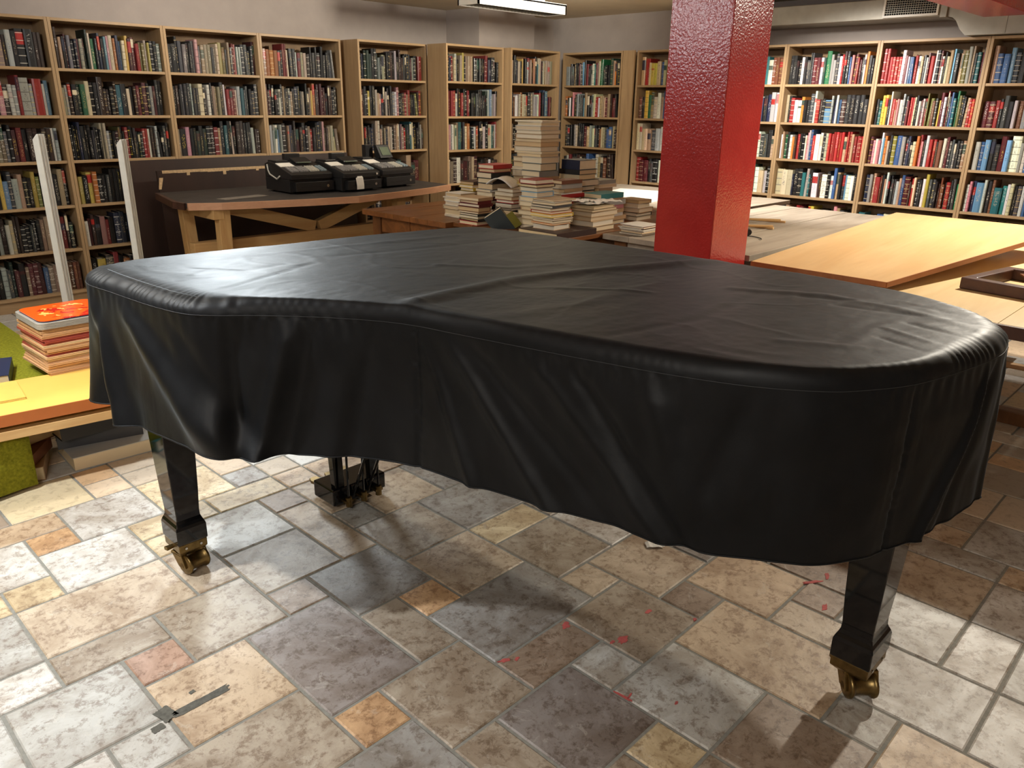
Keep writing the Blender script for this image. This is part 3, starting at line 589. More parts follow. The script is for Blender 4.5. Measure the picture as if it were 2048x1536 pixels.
def cash_register(x, y, rot, lab, raised=False, receipt=False, cable=False):
    """origin at the front-left foot; u to the right, v to the back"""
    t = thing('cash_register', lab, 'cash register', (x, y, TZ), rot, 'black cash registers on the trestle table')
    W, D = 0.355, 0.40
    def bx(n, m, *a, bev=0.003, par=t): b = MB(); b.box(*a); return b.build(n, m, par, bevel=bev)
    bx('base', M['black_plastic'], 0, W, 0.03, D, 0.012, 0.105)
    for fx in (0.03, W - 0.05):
        for fy in (0.06, D - 0.06): bx('foot', M['dark_gap'], fx, fx + .02, fy, fy + .02, 0, 0.013, bev=0)
    dr = bx('drawer', M['black_plastic'], 0.03, W + 0.005, -0.012, 0.0295, 0.018, 0.088)
    bx('slot', M['dark_gap'], 0.075, 0.245, -0.0135, -0.011, 0.048, 0.052, bev=0, par=dr)
    b = MB(); b.prism([(0.303 + .012 * math.cos(k * PI / 6), 0.052 + .012 * math.sin(k * PI / 6)) for k in range(12)], -0.016, -0.0115, axis='y')
    b = MB(); b.tube([(0.303, -0.016, 0.052), (0.303, -0.0115, 0.052)], 0.011, 12); b.build('lock', M['chrome'], dr)
    b = MB(); prof = [(0.0, 0.106), (D, 0.106), (D, 0.205), (D - 0.06, 0.222), (D - 0.15, 0.212), (0.03, 0.155), (0.0, 0.145)]
    b.prism(prof, 0.0, W, axis='x'); b.build('body', M['black_plastic'], t, bevel=0.004)
    bx('front_strip', M['dark_gap'], 0.02, W - 0.02, -0.0015, 0.001, 0.122, 0.126, bev=0)
    sl = math.atan2(0.212 - 0.155, D - 0.18)
    def pad(u0, u1, cols, m):
        b = MB(); v0, v1 = 0.045, 0.150; rows = 5
        for i in range(cols):
            for j in range(rows):
                a0 = u0 + (u1 - u0) * i / cols; a1 = a0 + (u1 - u0) / cols * 0.84; c0 = v0 + (v1 - v0) * j / rows; c1 = c0 + (v1 - v0) / rows * 0.84
                z0 = 0.155 + (c0 - 0.03) * math.tan(sl); z1 = 0.155 + (c1 - 0.03) * math.tan(sl); h = 0.009
                b.hexa([(a0, c0, z0 - .002), (a1, c0, z0 - .002), (a1, c1, z1 - .002), (a0, c1, z1 - .002), (a0 + .001, c0 + .001, z0 + h), (a1 - .001, c0 + .001, z0 + h), (a1 - .001, c1 - .001, z1 + h), (a0 + .001, c1 - .001, z1 + h)])
        b.build('keypad', m, t)
    pad(0.035, 0.10, 3, M['grey_key']); pad(0.112, 0.182, 3, M['grey_key']); pad(0.194, 0.275, 4, M['pale_key']); pad(0.288, 0.34, 2, M['blue_key'])
    zz = lambda v: 0.155 + (v - 0.03) * math.tan(sl)
    b = MB(); b.hexa([(0.01, .165, zz(.165)), (.13, .165, zz(.165)), (.13, .245, zz(.245)), (.01, .245, zz(.245)), (0.01, .165, zz(.165) + .004), (.13, .165, zz(.165) + .004), (.13, .245, zz(.245) + .004), (.01, .245, zz(.245) + .004)]); b.build('paper_label', M['paper'], t)
    # operator display and rear display
    d = MB()
    if raised:
        d.hexa([(.20, .22, .22), (.34, .22, .22), (.34, .30, .22), (.20, .30, .22), (.19, .27, .325), (.33, .27, .325), (.33, .305, .325), (.19, .305, .325)])
        dd = d.build('display', M['black_plastic'], t, bevel=0.004)
        s = MB(); s.hexa([(.222, .2255, .243), (.318, .2255, .243), (.318, .228, .243), (.222, .228, .243), (.214, .2575, .307), (.31, .2575, .307), (.31, .26, .307), (.214, .26, .307)]); s.build('screen', M['lcd'], dd)
        bx('rear_display', M['black_plastic'], .13, .21, .33, .38, .222, .325)
    else:
        d.hexa([(.16, .20, .208), (.30, .20, .208), (.30, .30, .225), (.16, .30, .225), (.16, .205, .222), (.30, .205, .222), (.30, .30, .25), (.16, .30, .25)])
        dd = d.build('display', M['black_plastic'], t, bevel=0.004)
        s = MB(); s.hexa([(.175, .199, .211), (.285, .199, .211), (.285, .203, .211), (.175, .203, .211), (.175, .201, .219), (.285, .201, .219), (.285, .206, .219), (.175, .206, .219)]); s.build('screen', M['lcd'], dd)
        bx('rear_display', M['black_plastic'], .14, .27, .33, .375, .222, .275)
    bx('printer_cover', M['black_plastic'], .02, .12, .25, .38, .205, .232)
    if receipt:
        b = MB(); R = []
        for k in range(12):
            f = k / 11; yv = -0.014 - 0.010 * math.sin(f * 2.2); z = 0.098 - 0.078 * f
            if k < 3: yv, z = -0.002 - 0.006 * k, 0.118 - 0.006 * k
            R.append([(0.105 + 0.02 * (k < 2), yv, z), (0.175 - 0.0 * k, yv, z)])
        b.grid(R); o = b.build('receipt', M['paper'], t); o['label'] = 'white paper receipt hanging over the drawer'; o.modifiers.new('s', 'SOLIDIFY').thickness = 0.0006
        b = MB(); b.tube([(0.315, -0.002, 0.13), (0.315, -0.016, 0.13)], 0.009, 10); b.build('key_switch', M['chrome'], t)
    if cable:
        b = MB(); b.tube([(-.004, .35, .20), (-.01, .33, .16), (-.008, .31, .13), (-.01, .25, .115), (-.008, .20, .10), (-.006, .16, .125)], 0.006, 8); b.build('cable', M['pale_key'], t, smooth=True)
    return t
cash_register(3.155, 5.37, -0.03, 'black cash register at the bare end of the table, with a cable on its side', cable=True)
cash_register(3.535, 5.245, 0.05, 'middle black cash register with a paper receipt hanging over its drawer', receipt=True)
cash_register(3.955, 5.31, 0.12, 'black cash register with a raised display screen, nearest the corner', raised=True)

# ---------------------------------------------------------------- white metal posts
def post(x, y, h, lab):
    t = thing('metal_post', lab, 'post', (x, y, 0), 0.75, 'white metal posts standing in front of the bookcases')
    b = MB(); w = 0.062
    b.prism([(-w/2, -.018), (-w/2 + .012, -.018), (-w/2 + .012, -.002), (-w/2 + .022, -.002), (-w/2 + .022, -.018), (w/2 - .022, -.018), (w/2 - .022, -.002), (w/2 - .012, -.002), (w/2 - .012, -.018), (w/2, -.018), (w/2, .018), (-w/2, .018)], 0.012, h)
    o = b.build('upright', M['white_metal'], t)
    for v in o.data.vertices:
        if v.co.z > h - 0.01 and v.co.y > 0: v.co.z -= 0.03
    boxo('foot_plate', M['white_metal'], -.09, .09, -.06, .06, 0, 0.0125, t, 0.002)
post(1.455, 5.18, 1.30, 'white ribbed metal post nearest the leftmost bookcase')
post(1.905, 5.18, 1.262, 'white ribbed metal post beside the dark leaning board')

# ---------------------------------------------------------------- brown tables with the book piles
def plank_table(name, lab, x0, x1, y0, y1, z, th, mt, mv, planks, along='x', apron=0.11, leg=0.085, inset=0.05, edge=None, group='old tables pushed together'):
    t = thing(name, lab, 'table', ((x0 + x1) / 2, (y0 + y1) / 2, 0), 0, group); cx, cy = t.location[0], t.location[1]
    for k in range(planks):
        if along == 'x': a0, a1 = y0 + (y1 - y0) * k / planks, y0 + (y1 - y0) * (k + 1) / planks; r = (x0, x1, a0 + .0008, a1 - .0008)
        else: a0, a1 = x0 + (x1 - x0) * k / planks, x0 + (x1 - x0) * (k + 1) / planks; r = (a0 + .0008, a1 - .0008, y0, y1)
        boxo('plank', mt, r[0] - cx, r[1] - cx, r[2] - cy, r[3] - cy, z - th, z - (0.0015 if k % 2 else 0), t, 0.002)
    i = inset
    for a in (x0 + i, x1 - i - leg):
        for c in (y0 + i, y1 - i - leg): boxo('leg', mv, a - cx, a + leg - cx, c - cy, c + leg - cy, 0, z - th - .001, t, 0.004)
    zt = z - th - 0.001
    if apron:
        for a in (x0 + i + .015, x1 - i - .04): boxo('apron', mt, a - cx, a + .025 - cx, y0 + i + leg - cy, y1 - i - leg - cy, zt - apron, zt, t)
        for c in (y0 + i + .015, y1 - i - .04): boxo('apron', mt, x0 + i + leg - cx, x1 - i - leg - cx, c - cy, c + .025 - cy, zt - apron, zt, t)
    return t
BT = 0.80
ta = plank_table('wooden_table', 'brown stained pine table, its bare corner showing left of the book piles', 3.21, 4.85, 3.69, 4.565, BT, 0.035, M['brown_table'], M['brown_table_v'], 5)
for y0 in (3.80, 4.12): boxo('drawer_front', M['brown_table'], 3.268 - ta.location[0], 3.2745 - ta.location[0], y0 - ta.location[1], y0 + .30 - ta.location[1], BT - .145, BT - .042, ta, 0.002)
plank_table('wooden_table', 'dark brown pine table under the front row of book piles', 3.262, 4.85, 2.80, 3.68, BT, 0.024, M['brown_table'], M['brown_table_v'], 5)
plank_table('wooden_table', 'pale limewashed plank table running past behind the red column', 3.625, 5.75, 1.86, 2.79, BT, 0.03, M['worn_top'], M['brown_table_v'], 5)
plank_table('wooden_table', 'pale plank table in the corner under the white sheet, behind the books', 4.88, 6.15, 2.86, 4.55, BT, 0.03, M['worn_top'], M['brown_table_v'], 6)
o = boxo('white_sheet', M['paper'], -.42, .42, -.3, .3, 0, 0.006, None, 0, (5.42, 3.86, BT + .0005), 0.25); tag(o, 'bright white sheet lying flat on the corner table beside the column', 'sheet')

rp = random.Random(21)
SPN = {'x+': 0, 'y+': 1, 'x-': 2, 'y-': 3}
cover_boxes = {}
def lying_book(x, y, z, lx, ly, th, cc, spine, rot, lab, group, pages=True):
    """(x, y) is the corner nearest the camera; the book covers lx along x and ly along y"""
    c = PAL[cc]; j = rp.uniform(0.85, 1.12); col = tuple(lin(min(255, v * j)) for v in c[:3]) + (1,)
    b = MB(); ct = 0.0028 if th > 0.014 else 0.0012; e = 0.004 if th > 0.014 else 0.001
    hx, hy = lx / 2, ly / 2
    b.box(-hx, hx, -hy, hy, 0, ct); b.box(-hx, hx, -hy, hy, th - ct, th)
    if spine == 'x+': b.box(hx - ct, hx, -hy, hy, ct, th - ct)
    if spine == 'x-': b.box(-hx, -hx + ct, -hy, hy, ct, th - ct)
    if spine == 'y+': b.box(-hx, hx, hy - ct, hy, ct, th - ct)
    if spine == 'y-': b.box(-hx, hx, -hy, -hy + ct, ct, th - ct)
    o = b.build('piled_book', M['cover'], None, (x + hx, y + hy, z), rot, color=col); tag(o, lab, 'book', group)
    p = MB(); s = ct + 0.0002
    p.box(-hx + (s if spine == 'x-' else e), hx - (s if spine == 'x+' else e), -hy + (s if spine == 'y-' else e), hy - (s if spine == 'y+' else e), ct, th - ct)
    p.build('page_block', M['pages'], o)
    return o
def pile(x, y, z, ztop, lx, ly, txt, where, vis='x+', wob=0.07, jit=0.008, rot=0.0):
    """books listed from the top down"""
    toks = txt.split()[::-1]; th = []
    for w in toks: th.append({'1': .5, '4': 1.35, '5': 1.8}.get(w[1:], 1.0) * rp.uniform(.85, 1.15))
    sc = (ztop - z) / sum(th); n = len(toks)
    for k, (w, t0) in enumerate(zip(toks, th)):
        t1 = t0 * sc; f = rp.uniform(.86, 1.08); sp = rp.choice(vis.split(','))
        top = n - k
        pos = 'topmost' if top == 1 else ('lowest' if k == 0 else ordinal(top) + ' from top')
        size = 'thick' if t1 > .045 else ('thin' if t1 < .02 else '')
        lab = (size + ' ' if size else '') + PAL[w[0]][3] + ' book ' + pos + ' in ' + where
        lying_book(x + rp.uniform(-jit, jit), y + rp.uniform(-jit, jit), z, lx * f, ly * rp.uniform(.92, 1.05), t1 - .0006, w[0], sp, rot + rp.uniform(-wob, wob), lab, 'books in ' + where)
        z += t1
def one(x, y, z, lx, ly, th, c, spine, rot, lab): return lying_book(x, y, z, lx, ly, th, c, spine, rot, lab, 'loose books on the tables')
# front album with a pile standing on it
one(3.25, 2.812, BT + .001, .345, .297, .031, 'e', 'y-', 0.0, 'wide dark album lying at the table edge under the front pile')
pile(3.31, 2.90, BT + .0325, 1.0, .17, .16, 'd1 e1 d g c r y s1 d1 c o1 d5', 'the pile on the dark album', 'x+,y+,y-')
pile(3.61, 2.86, BT + .001, .945, .235, .20, 'c d c5 d4 c5 d5', 'the thick pile topped with loose papers', 'x+,y+')
pile(3.39, 3.10, BT + .001, 1.09, .15, .135, 'r4 e c l4 w4 c4 d4 c4 d c4 w4', 'front pile with red top book', 'x+,x+,y+')
pile(3.85, 2.97, BT + .001, .99, .23, .15, 't4 d1 s4 p d4 w d w', 'the pile with a teal book on top', 'y-,y-,x+')
pile(3.75, 3.40, BT + .001, 1.185, .17, .17, 'w4 a4 s d w4 k4 k4 c k4 k4', 'the lower half of the tallest tower', 'y-,y-,x+')
pile(3.745, 3.395, 1.186, 1.405, .18, .225, 'c1 w w4 c d4 c d4 c4 w1 c', 'the upper half of the tallest tower', 'x+,y+', 0.05, .006)
pile(3.96, 3.26, BT + .001, 1.168, .185, .16, 'n5 k c k4 k k4 c k4 c k4', 'the black pile with a navy book on top', 'x-,x-,x-', .05)
pile(3.60, 3.68, BT + .001, 1.13, .18, .14, 'r r k4 g4 g5 w1 d4 m d k d4 c', 'the pile with two red books on top', 'y-,y-,x+')
pile(3.41, 3.78, BT + .001, .955, .13, .15, 'w4 w1 w w4 c4 c5 w1 w1', 'the white paperback pile at the far left', 'x+,y+')
pile(3.27, 3.46, BT + .001, .965, .12, .17, 'd m4 m B5 d1 k c k r4', 'the pile with a red book at the bottom', 'y-,y-,x+')
pile(3.56, 3.46, BT + .001, 1.0, .13, .15, 'd c4 d r e4 w1 k c4 d', 'the pile behind the leaning book', 'x+,y-')
pile(3.35, 3.28, BT + .001, .88, .12, .15, 'c c4 w1 w4 w4', 'the low white pile beside the leaning book', 'y-,x+')
pile(4.02, 4.30, BT + .001, .955, .16, .15, 'e y y k d d c', 'the small pile at the back with yellow books', 'y-,x+')
pile(3.95, 3.68, BT + .001, 1.165, .14, .16, 'd d w1 d4 c d d4 c5 d c4', 'the pale pile left of the tallest tower', 'x+,y+')
pile(3.70, 3.17, BT + .001, 1.065, .20, .10, 'B s4 d w1 r w r p r d d d', 'the pile with a striped book', 'y-,y-,x+')
pile(3.70, 2.565, BT + .001, .858, .165, .16, 'w1 m w1 e w1 d e1 d', 'the small neat pile nearest the column', 'x+,y+', .05)
pile(4.06, 2.55, BT + .001, .885, .20, .15, 'w e1 w g1 l k1 s d', 'the low pile with a pale blue book', 'y-,x+')
pile(4.38, 2.58, BT + .001, .905, .20, .18, 'd4 d e d k t', 'the brown pile behind the column', 'x+,y-')
pile(4.20, 2.96, BT + .001, .93, .16, .16, 'd w d k c', 'the low pile behind the teal book', 'x+,y+')
pile(4.30, 3.35, BT + .001, 1.02, .17, .16, 's w d l c t w d', 'the pile behind the black one', 'y-,x+')
pile(4.25, 3.75, BT + .001, .97, .17, .16, 'd e c d k d', 'the brown pile by the far bookcase', 'y-,x+')
# leaning open book, draped magazine, loose papers
t = thing('leaning_book', 'dark teal book standing on one corner, leaning against the front pile', 'book', (3.36, 3.235, BT + .006), 0)
vx = Vector((.72, -.69, 0)); vy = Vector((.66, .69, .30)).normalized(); vz = vx.cross(vy); t.matrix_world = Matrix.Translation((3.36, 3.235, BT + .006)) @ Matrix((vx, vy, vz)).transposed().to_4x4() @ Matrix.Rotation(math.radians(-36), 4, 'Y') @ Matrix.Scale(.78, 4)
boxo('front_board', M['cover'], -.15, 0, 0, .003, 0, .20, t).color = rgb(58, 68, 72); boxo('back_board', M['cover'], -.15, 0, .028, .031, 0, .20, t).color = rgb(58, 68, 72)
boxo('page_block', M['pages'], -.146, -.003, .0032, .0278, .003, .197, t); o = boxo('endpaper', M['cover'], .001, .06, -.004, -.001, .0, .13, t); o.color = rgb(128, 122, 50); o['label'] = 'olive endpaper folded out'
b = MB(); R = []
for i in range(15):
    f = i / 14; R.append([(x, .17 * f - .03, .055 * math.sin(f * PI * .9) + .002 * math.sin(x * 40)) for x in (-.11, -.05, 0, .05, .11)])
b.grid(R); o = b.build('draped_magazine', M['paper'], None, (3.66, 3.56, 1.005), 0.5, smooth=True); o.modifiers.new('s', 'SOLIDIFY').thickness = 0.006; tag(o, 'cream magazine arched over the pile behind the leaning book', 'magazine')
one(3.72, 3.50, 1.003, .16, .16, .018, 'y', 'y-', 0.4, 'yellow book lying under the arched magazine')
one(3.70, 3.62, 1.407, .10, .16, .006, 'y', 'x+', 0.35, 'thin yellow booklet sticking out of the tallest tower') if False else None
for k, (x, y, z, r, w) in enumerate(((3.72, 2.95, .947, .2, .10), (3.80, 2.93, .953, -.4, .09), (3.66, 3.0, .958, .6, .07), (4.45, 2.68, .907, .3, .10))):
    b = MB(); R = []; rr = random.Random(k)
    for i in range(9):
        R.append([(-w + 2 * w * i / 8, -w * .8 + 1.6 * w * j / 8, 0.004 + rr.uniform(0, .010)) for j in range(9)])
    b.grid(R); o = b.build('loose_paper', M['paper'], None, (x, y, z), r); o.modifiers.new('s', 'SOLIDIFY').thickness = 0.0008
    tag(o, ['crumpled white paper on the thick pile, underneath two others', 'crumpled white paper on the thick pile, nearer the column', 'smallest crumpled paper on the thick pile, at its left', 'crumpled paper on the brown pile behind the column'][k], 'paper', 'loose papers on the book piles')

# slats, marker and cord on the limewashed table
def slat(x0, y0, x1, y1, z, w, h, lab):
    L = math.dist((x0, y0), (x1, y1)); o = boxo('timber_stick', M['beech_x'], 0, L, -w / 2, w / 2, 0, h, None, 0.001, (x0, y0, z), math.atan2(y1 - y0, x1 - x0)); tag(o, lab, 'slat', 'pale wooden slats on the limewashed table')
slat(4.87, 2.28, 4.75, 2.77, BT + .001, .018, .012, 'pale wooden slat whose end points farthest to the right of the column')
slat(4.84, 2.30, 4.55, 2.70, BT + .0135, .018, .012, 'pale wooden slat lying crosswise on another slat')
slat(4.55, 2.20, 4.50, 2.60, BT + .001, .018, .012, 'pale wooden slat nearest the black marker')
slat(4.56, 2.21, 4.30, 2.52, BT + .0135, .018, .010, 'thin pale slat lying across the nearest slat')
t = thing('marker_pen', 'fat black and white marker lying on the limewashed table beside the column', 'marker', (4.22, 2.19, BT + .0185), 0.6)
b = MB(); b.tube([(-.01, 0, 0), (.05, 0, 0)], .018, 14); b.build('cap', M['black_plastic'], t); b = MB(); b.tube([(.05, 0, 0), (.14, 0, 0)], .014, 14); b.build('barrel', M['white_metal'], t)
b = MB(); b.tube([(4.13 + .05 * math.sin(k * .5), 2.10 + .02 * k * .6 - .04 * math.cos(k * .6), BT + .004) for k in range(10)], .003, 6); o = b.build('cord', M['black_plastic'], smooth=True); tag(o, 'short black cord curled on the limewashed table by the column', 'cord')

# ---------------------------------------------------------------- panel, low table and frame at the right
t = thing('loose_tabletop', 'large honey coloured wooden panel with red-brown edge, propped up at the back', 'panel', (3.53, 1.5, .775))
zk = lambda x: 0.772 + 0.055 * (x - 3.52)
def slab(P, th): return [(x, y, z - th) for x, y, z in P] + [tuple(p) for p in P]
q = [(3.52, 1.155, zk(3.52)), (5.25, .83, zk(5.25) - .0), (5.25, 1.74, zk(5.25)), (3.52, 1.795, zk(3.52))]
E1 = MB(); hx = [(a - 3.53, c - 1.5, z - .775 + .0235) for a, c, z in q]
E1.hexa(slab(hx, .0235)); E1.build('board', M['panel'], t, bevel=.001)
def edge_strip(a, c, nm):
    b = MB(); a, c = Vector(a), Vector(c); d = (c - a).normalized(); n = Vector((d.y, -d.x, 0)) * .004
    P = [a + n, c + n, c, a]; b.hexa([tuple(v + Vector((0, 0, -.0235))) for v in P] + [tuple(v + Vector((0, 0, .0005))) for v in P]); b.build(nm, M['panel_edge'], t)
edge_strip(hx[0], hx[1], 'side_edging'); edge_strip(hx[3], hx[0], 'front_edging')
t2 = thing('panel_prop', 'brown timber batten under the propped end of the honey panel', 'batten', (5.1, 1.3, .80))
bb = MB(); bb.box(-.03, .03, -.35, .35, 0.0005, .055); bb.build('batten', M['brown_table'], t2)
t = thing('low_table', 'pale birch table at the right with a dark front edge, partly under the honey panel', 'table', (4.1, .55, 0), 0)
LZ = 0.745; cx, cy = 4.1, .55
for k in range(3):
    y1 = 1.22 - .55 * k; y0 = max(y1 - .548, -.25); boxo('plank', M['pale_top'], 3.335 - cx, 5.6 - cx, y0 - cy, y1 - cy, LZ - .028, LZ, t, .001)
boxo('front_edging', M['dark_frame'], 3.318 - cx, 3.334 - cx, -.25 - cy, 1.22 - cy, LZ - .05, LZ - .001, t, .001)
for x in (3.42, 5.45):
    for y in (-.15, 1.1): boxo('leg', M['brown_table_v'], x - cx, x + .08 - cx, y - .04 - cy, y + .04 - cy, 0.07, LZ - .0285, t, .003)
for y in (-.15, 1.1): boxo('foot_rail', M['brown_table'], 3.30 - cx, 5.7 - cx, y - .045 - cy, y + .045 - cy, 0, .07, t, .004)
boxo('stretcher', M['brown_table_v'], 4.40 - cx, 4.47 - cx, -.11 - cy, 1.05 - cy, 0.0005, .069, t, .004)
# small trestle top under the near end of the panel
t = thing('crate', 'pale wooden crate just under the near edge of the honey panel', 'crate', (3.66, 1.42, BT - .03 - .0))
t.location = (3.75, 1.545, 0)
boxo('side_board', M['beech'], -.18, -.16, -.31, .25, 0.45, .745, t, .001); boxo('side_board', M['beech'], -.16, .0, -.31, -.29, .45, .745, t, .001)
boxo('lid', M['panel_edge'], -.185, -.09, -.312, .26, .7455, .762, t, .001)
for y in (-.29, .2): boxo('leg', M['beech'], -.16, -.12, y, y + .04, 0, .45, t)
t = thing('picture_frame', 'dark walnut frame lying on the pale table beside the honey panel', 'frame', (3.885, .965, LZ + .001), -1.75)
L, Wd, h = .80, .46, .052
for n, a in (('frame_side', (0, L, 0, .05)), ('frame_side', (0, L, Wd - .05, Wd)), ('frame_end', (0, .05, .05, Wd - .05)), ('frame_end', (L - .05, L, .05, Wd - .05))): boxo(n, M['dark_frame'], a[0], a[1], a[2], a[3], 0, h, t, .006)
o = boxo('brown_card', M['brown_table'], 0, .30, 0, .26, 0, .006, None, 0, (4.0, .42, LZ + .0535), 0.5); tag(o, 'brown wooden offcut resting across the dark walnut frame', 'offcut')

# ---------------------------------------------------------------- low green table, orange board, records, floor books at the left
t = thing('felt_table', 'low table draped in olive green felt under the orange board and record stack', 'table', (.2, 4.1, 0)); cx, cy = .2, 4.1
boxo('tabletop', M['green_felt'], -.75 - cx, 1.03 - cx, 3.34 - cy, 5.0 - cy, .285, .325, t, .006)
b = MB(); R = []
for i in range(2):
    R.append([(-.75 - cx + 1.46 * k / 30, 3.338 - cy + .012 * math.sin(k * .9) * (1 - i), .02 + .27 * i) for k in range(31)])
b.grid(R); o = b.build('felt_drape', M['green_felt'], t, smooth=True); o.modifiers.new('s', 'SOLIDIFY').thickness = .004
for x in (-.7, .95):
    for y in (3.55, 4.9): boxo('leg', M['beech'], x - cx, x + .05 - cx, y - cy, y + .05 - cy, 0, .286, t)
t = thing('orange_board', 'glossy orange-yellow board with a burnt orange edge, resting on the green felt table', 'board', (.3, 3.535, .3255), -.12)
boxo('board', M['orange_board'], -1.0, .80, -.20, .225, .0, .034, t, .001); boxo('front_edging', M['orange_edge'], -1.0, .80, -.206, -.2, -.012, .034, t)
o = boxo('wooden_shelf', M['beech_x'], -1.0, .80, -.2, -.02, 0, .036, None, .002, (.3, 3.533, .2560), -.12); tag(o, 'beech shelf plank showing as a pale strip under the orange board', 'plank')
t = thing('shelf_support', 'pale wooden block holding up the beech plank near the black binders', 'block', (.62, 3.62, 0))
boxo('block', M['beech'], -.03, .03, -.06, .06, 0.0, .2555, t)
t = thing('yellow_book', 'glossy yellow book in clear film lying on the orange board', 'book', (.50, 3.555, .361), -.12)
boxo('cover', M['yellow_gloss'], -.30, .26, -.10, .14, 0, .003, t); boxo('page_block', M['pages'], -.298, .257, -.098, .138, .0032, .006, t); boxo('front_cover', M['yellow_gloss'], -.30, .26, -.10, .14, .0062, .009, t)
one_b = lying_book(.40, 3.80, .3262, .42, .28, .05, 'n', 'x+', -.30, 'big pale book with a dark blue spine strip on the green felt', 'loose books on the felt table')
b = MB(); b.box(-.205, .13, -.135, .135, .0503, .0515); o = b.build('pale_panel', M['paper'], one_b); o['label'] = 'cream front of the cover'
# record stack
rr = random.Random(9)
RX, RY = .905, 3.66; z = .3605; ncol = [(216, 170, 122), (206, 158, 112), (222, 186, 140), (200, 150, 104), (176, 82, 66), (214, 168, 124), (226, 196, 150)]
nrec = 20; hrec = (.566 - z) / nrec
for k in range(nrec):
    c = (168, 74, 62) if k in (8, 14) else rr.choice(ncol); b = MB(); s = .31; h = hrec - .0005; r = .012
    ring = lambda e: [(e, e * 0 + .0 + e), (s - e, e), (s - e, s - e), (e, s - e)]
    b.box(0, s, 0, s, 0, h * .42); b.box(.004, s - .004, .004, s - .004, h * .42, h * .58); b.box(0, s, 0, s, h * .58, h)
    lean = (k / nrec) * .0
    o = b.build('record_sleeve', M['cover'], None, (RX + rr.uniform(-.006, .006) , RY + rr.uniform(-.006, .006), z), rr.uniform(-.03, .03) + .02, color=tuple(lin(v) for v in c) + (1,))
    nm = 'reddish' if k in (8, 14) else 'buff'
    tag(o, nm + ' card record sleeve, ' + (ordinal(k + 1) + ' up from the bottom' if k else 'lowest') + ' of the stack on the orange board', 'record sleeve', 'record sleeves in the stack at the left'); z += hrec
def rounded(s0, s1, r):
    P = []
    for (x, y, a0) in ((s1 - r, s1 - r, 0), (s0 + r, s1 - r, 90), (s0 + r, s0 + r, 180), (s1 - r, s0 + r, 270)):
        for k in range(6): a = math.radians(a0 + 18 * k); P.append((x + r * math.cos(a), y + r * math.sin(a)))
    return P
z += .001
t = thing('ring_binder', 'grey rounded album with striped edges near the top of the record stack', 'album', (RX - .012, RY - .012, z), .02)
for k in range(6):
    b = MB(); b.prism(rounded(0, .325, .03), .0045 * k, .0045 * k + .0036); b.build('leaf', M['chrome'] if False else simple('grey_album_leaf', rgb(150 + 12 * (k % 2), 146 + 12 * (k % 2), 138 + 12 * (k % 2)), .5), t)
z += .0275
t = thing('record_album', 'bright orange rounded record album with red and yellow art, topmost on the stack', 'album', (RX + .0, RY + .0, z), .02)
def m_orange():
    n = NT('orange_printed_cover'); v = n.coords()
    a = n.noise(v, 16, 2, .5, 1.0); c = n.noise(v, 24, 2, .5, .3); g = n.node('ShaderNodeTexGradient', gradient_type='SPHERICAL'); mp = n.node('ShaderNodeMapping'); mp.inputs['Location'].default_value = (-1.15, -.85, 0); mp.inputs['Scale'].default_value = (7, 7, 7)
    tc = n.node('ShaderNodeTexCoord'); n.link(tc.outputs['Object'], mp.inputs['Vector']); n.link(mp.outputs[0], g.inputs[0])
    zone = n.math('GREATER_THAN', g.outputs[1], .02)
    base = n.mix(n.math('MULTIPLY', n.math('GREATER_THAN', a, .54), zone), rgb(238, 96, 22), rgb(206, 40, 24))
    base = n.mix(n.math('MULTIPLY', n.math('GREATER_THAN', c, .60), zone), base, rgb(246, 206, 110))
    n.set(Base_Color=base, Roughness=.18); return n.m
b = MB(); b.prism(rounded(0, .305, .04), 0, .004); b.build('back_cover', simple('navy_card', rgb(46, 42, 60), .4), t)
b = MB(); b.prism(rounded(0, .305, .04), .0042, .0075); b.build('front_cover', m_orange(), t)
# floor books
def slab_book(x, y, z, lx, ly, th, rot, cc, pg, lab):
    return tag(lying_book(x, y, z, lx, ly, th, cc, pg, rot, lab, 'books on the floor by the low table'), lab, 'book')
slab_book(.87, 3.40, .001, .36, .26, .062, -.05, 's', 'x+', 'grey covered thick book lowest under the plank, its cream pages facing out')
slab_book(.875, 3.50, .064, .34, .26, .06, -.22, 'g', 'y-', 'dark grey book box, second up under the beech plank')
slab_book(.85, 3.47, .125, .34, .25, .06, .02, 'k', 'y-', 'black book box pushed up right under the beech plank')
slab_book(.60, 3.44, .001, .20, .24, .06, -.35, 'd', 'x+', 'tan paperback on the floor beside the grey books, lower one')
slab_book(.60, 3.46, .062, .20, .22, .05, -.62, 'B', 'x+', 'brown book stacked on the tan paperback')
slab_book(.68, 3.56, .113, .17, .26, .055, .35, 'B', 'x+', 'brown book leaning topmost over the tan paperback')
slab_book(.46, 3.33, .001, .17, .30, .055, -.55, 't', 'x+', 'dark teal book with black spine lying nearest the camera on the floor')

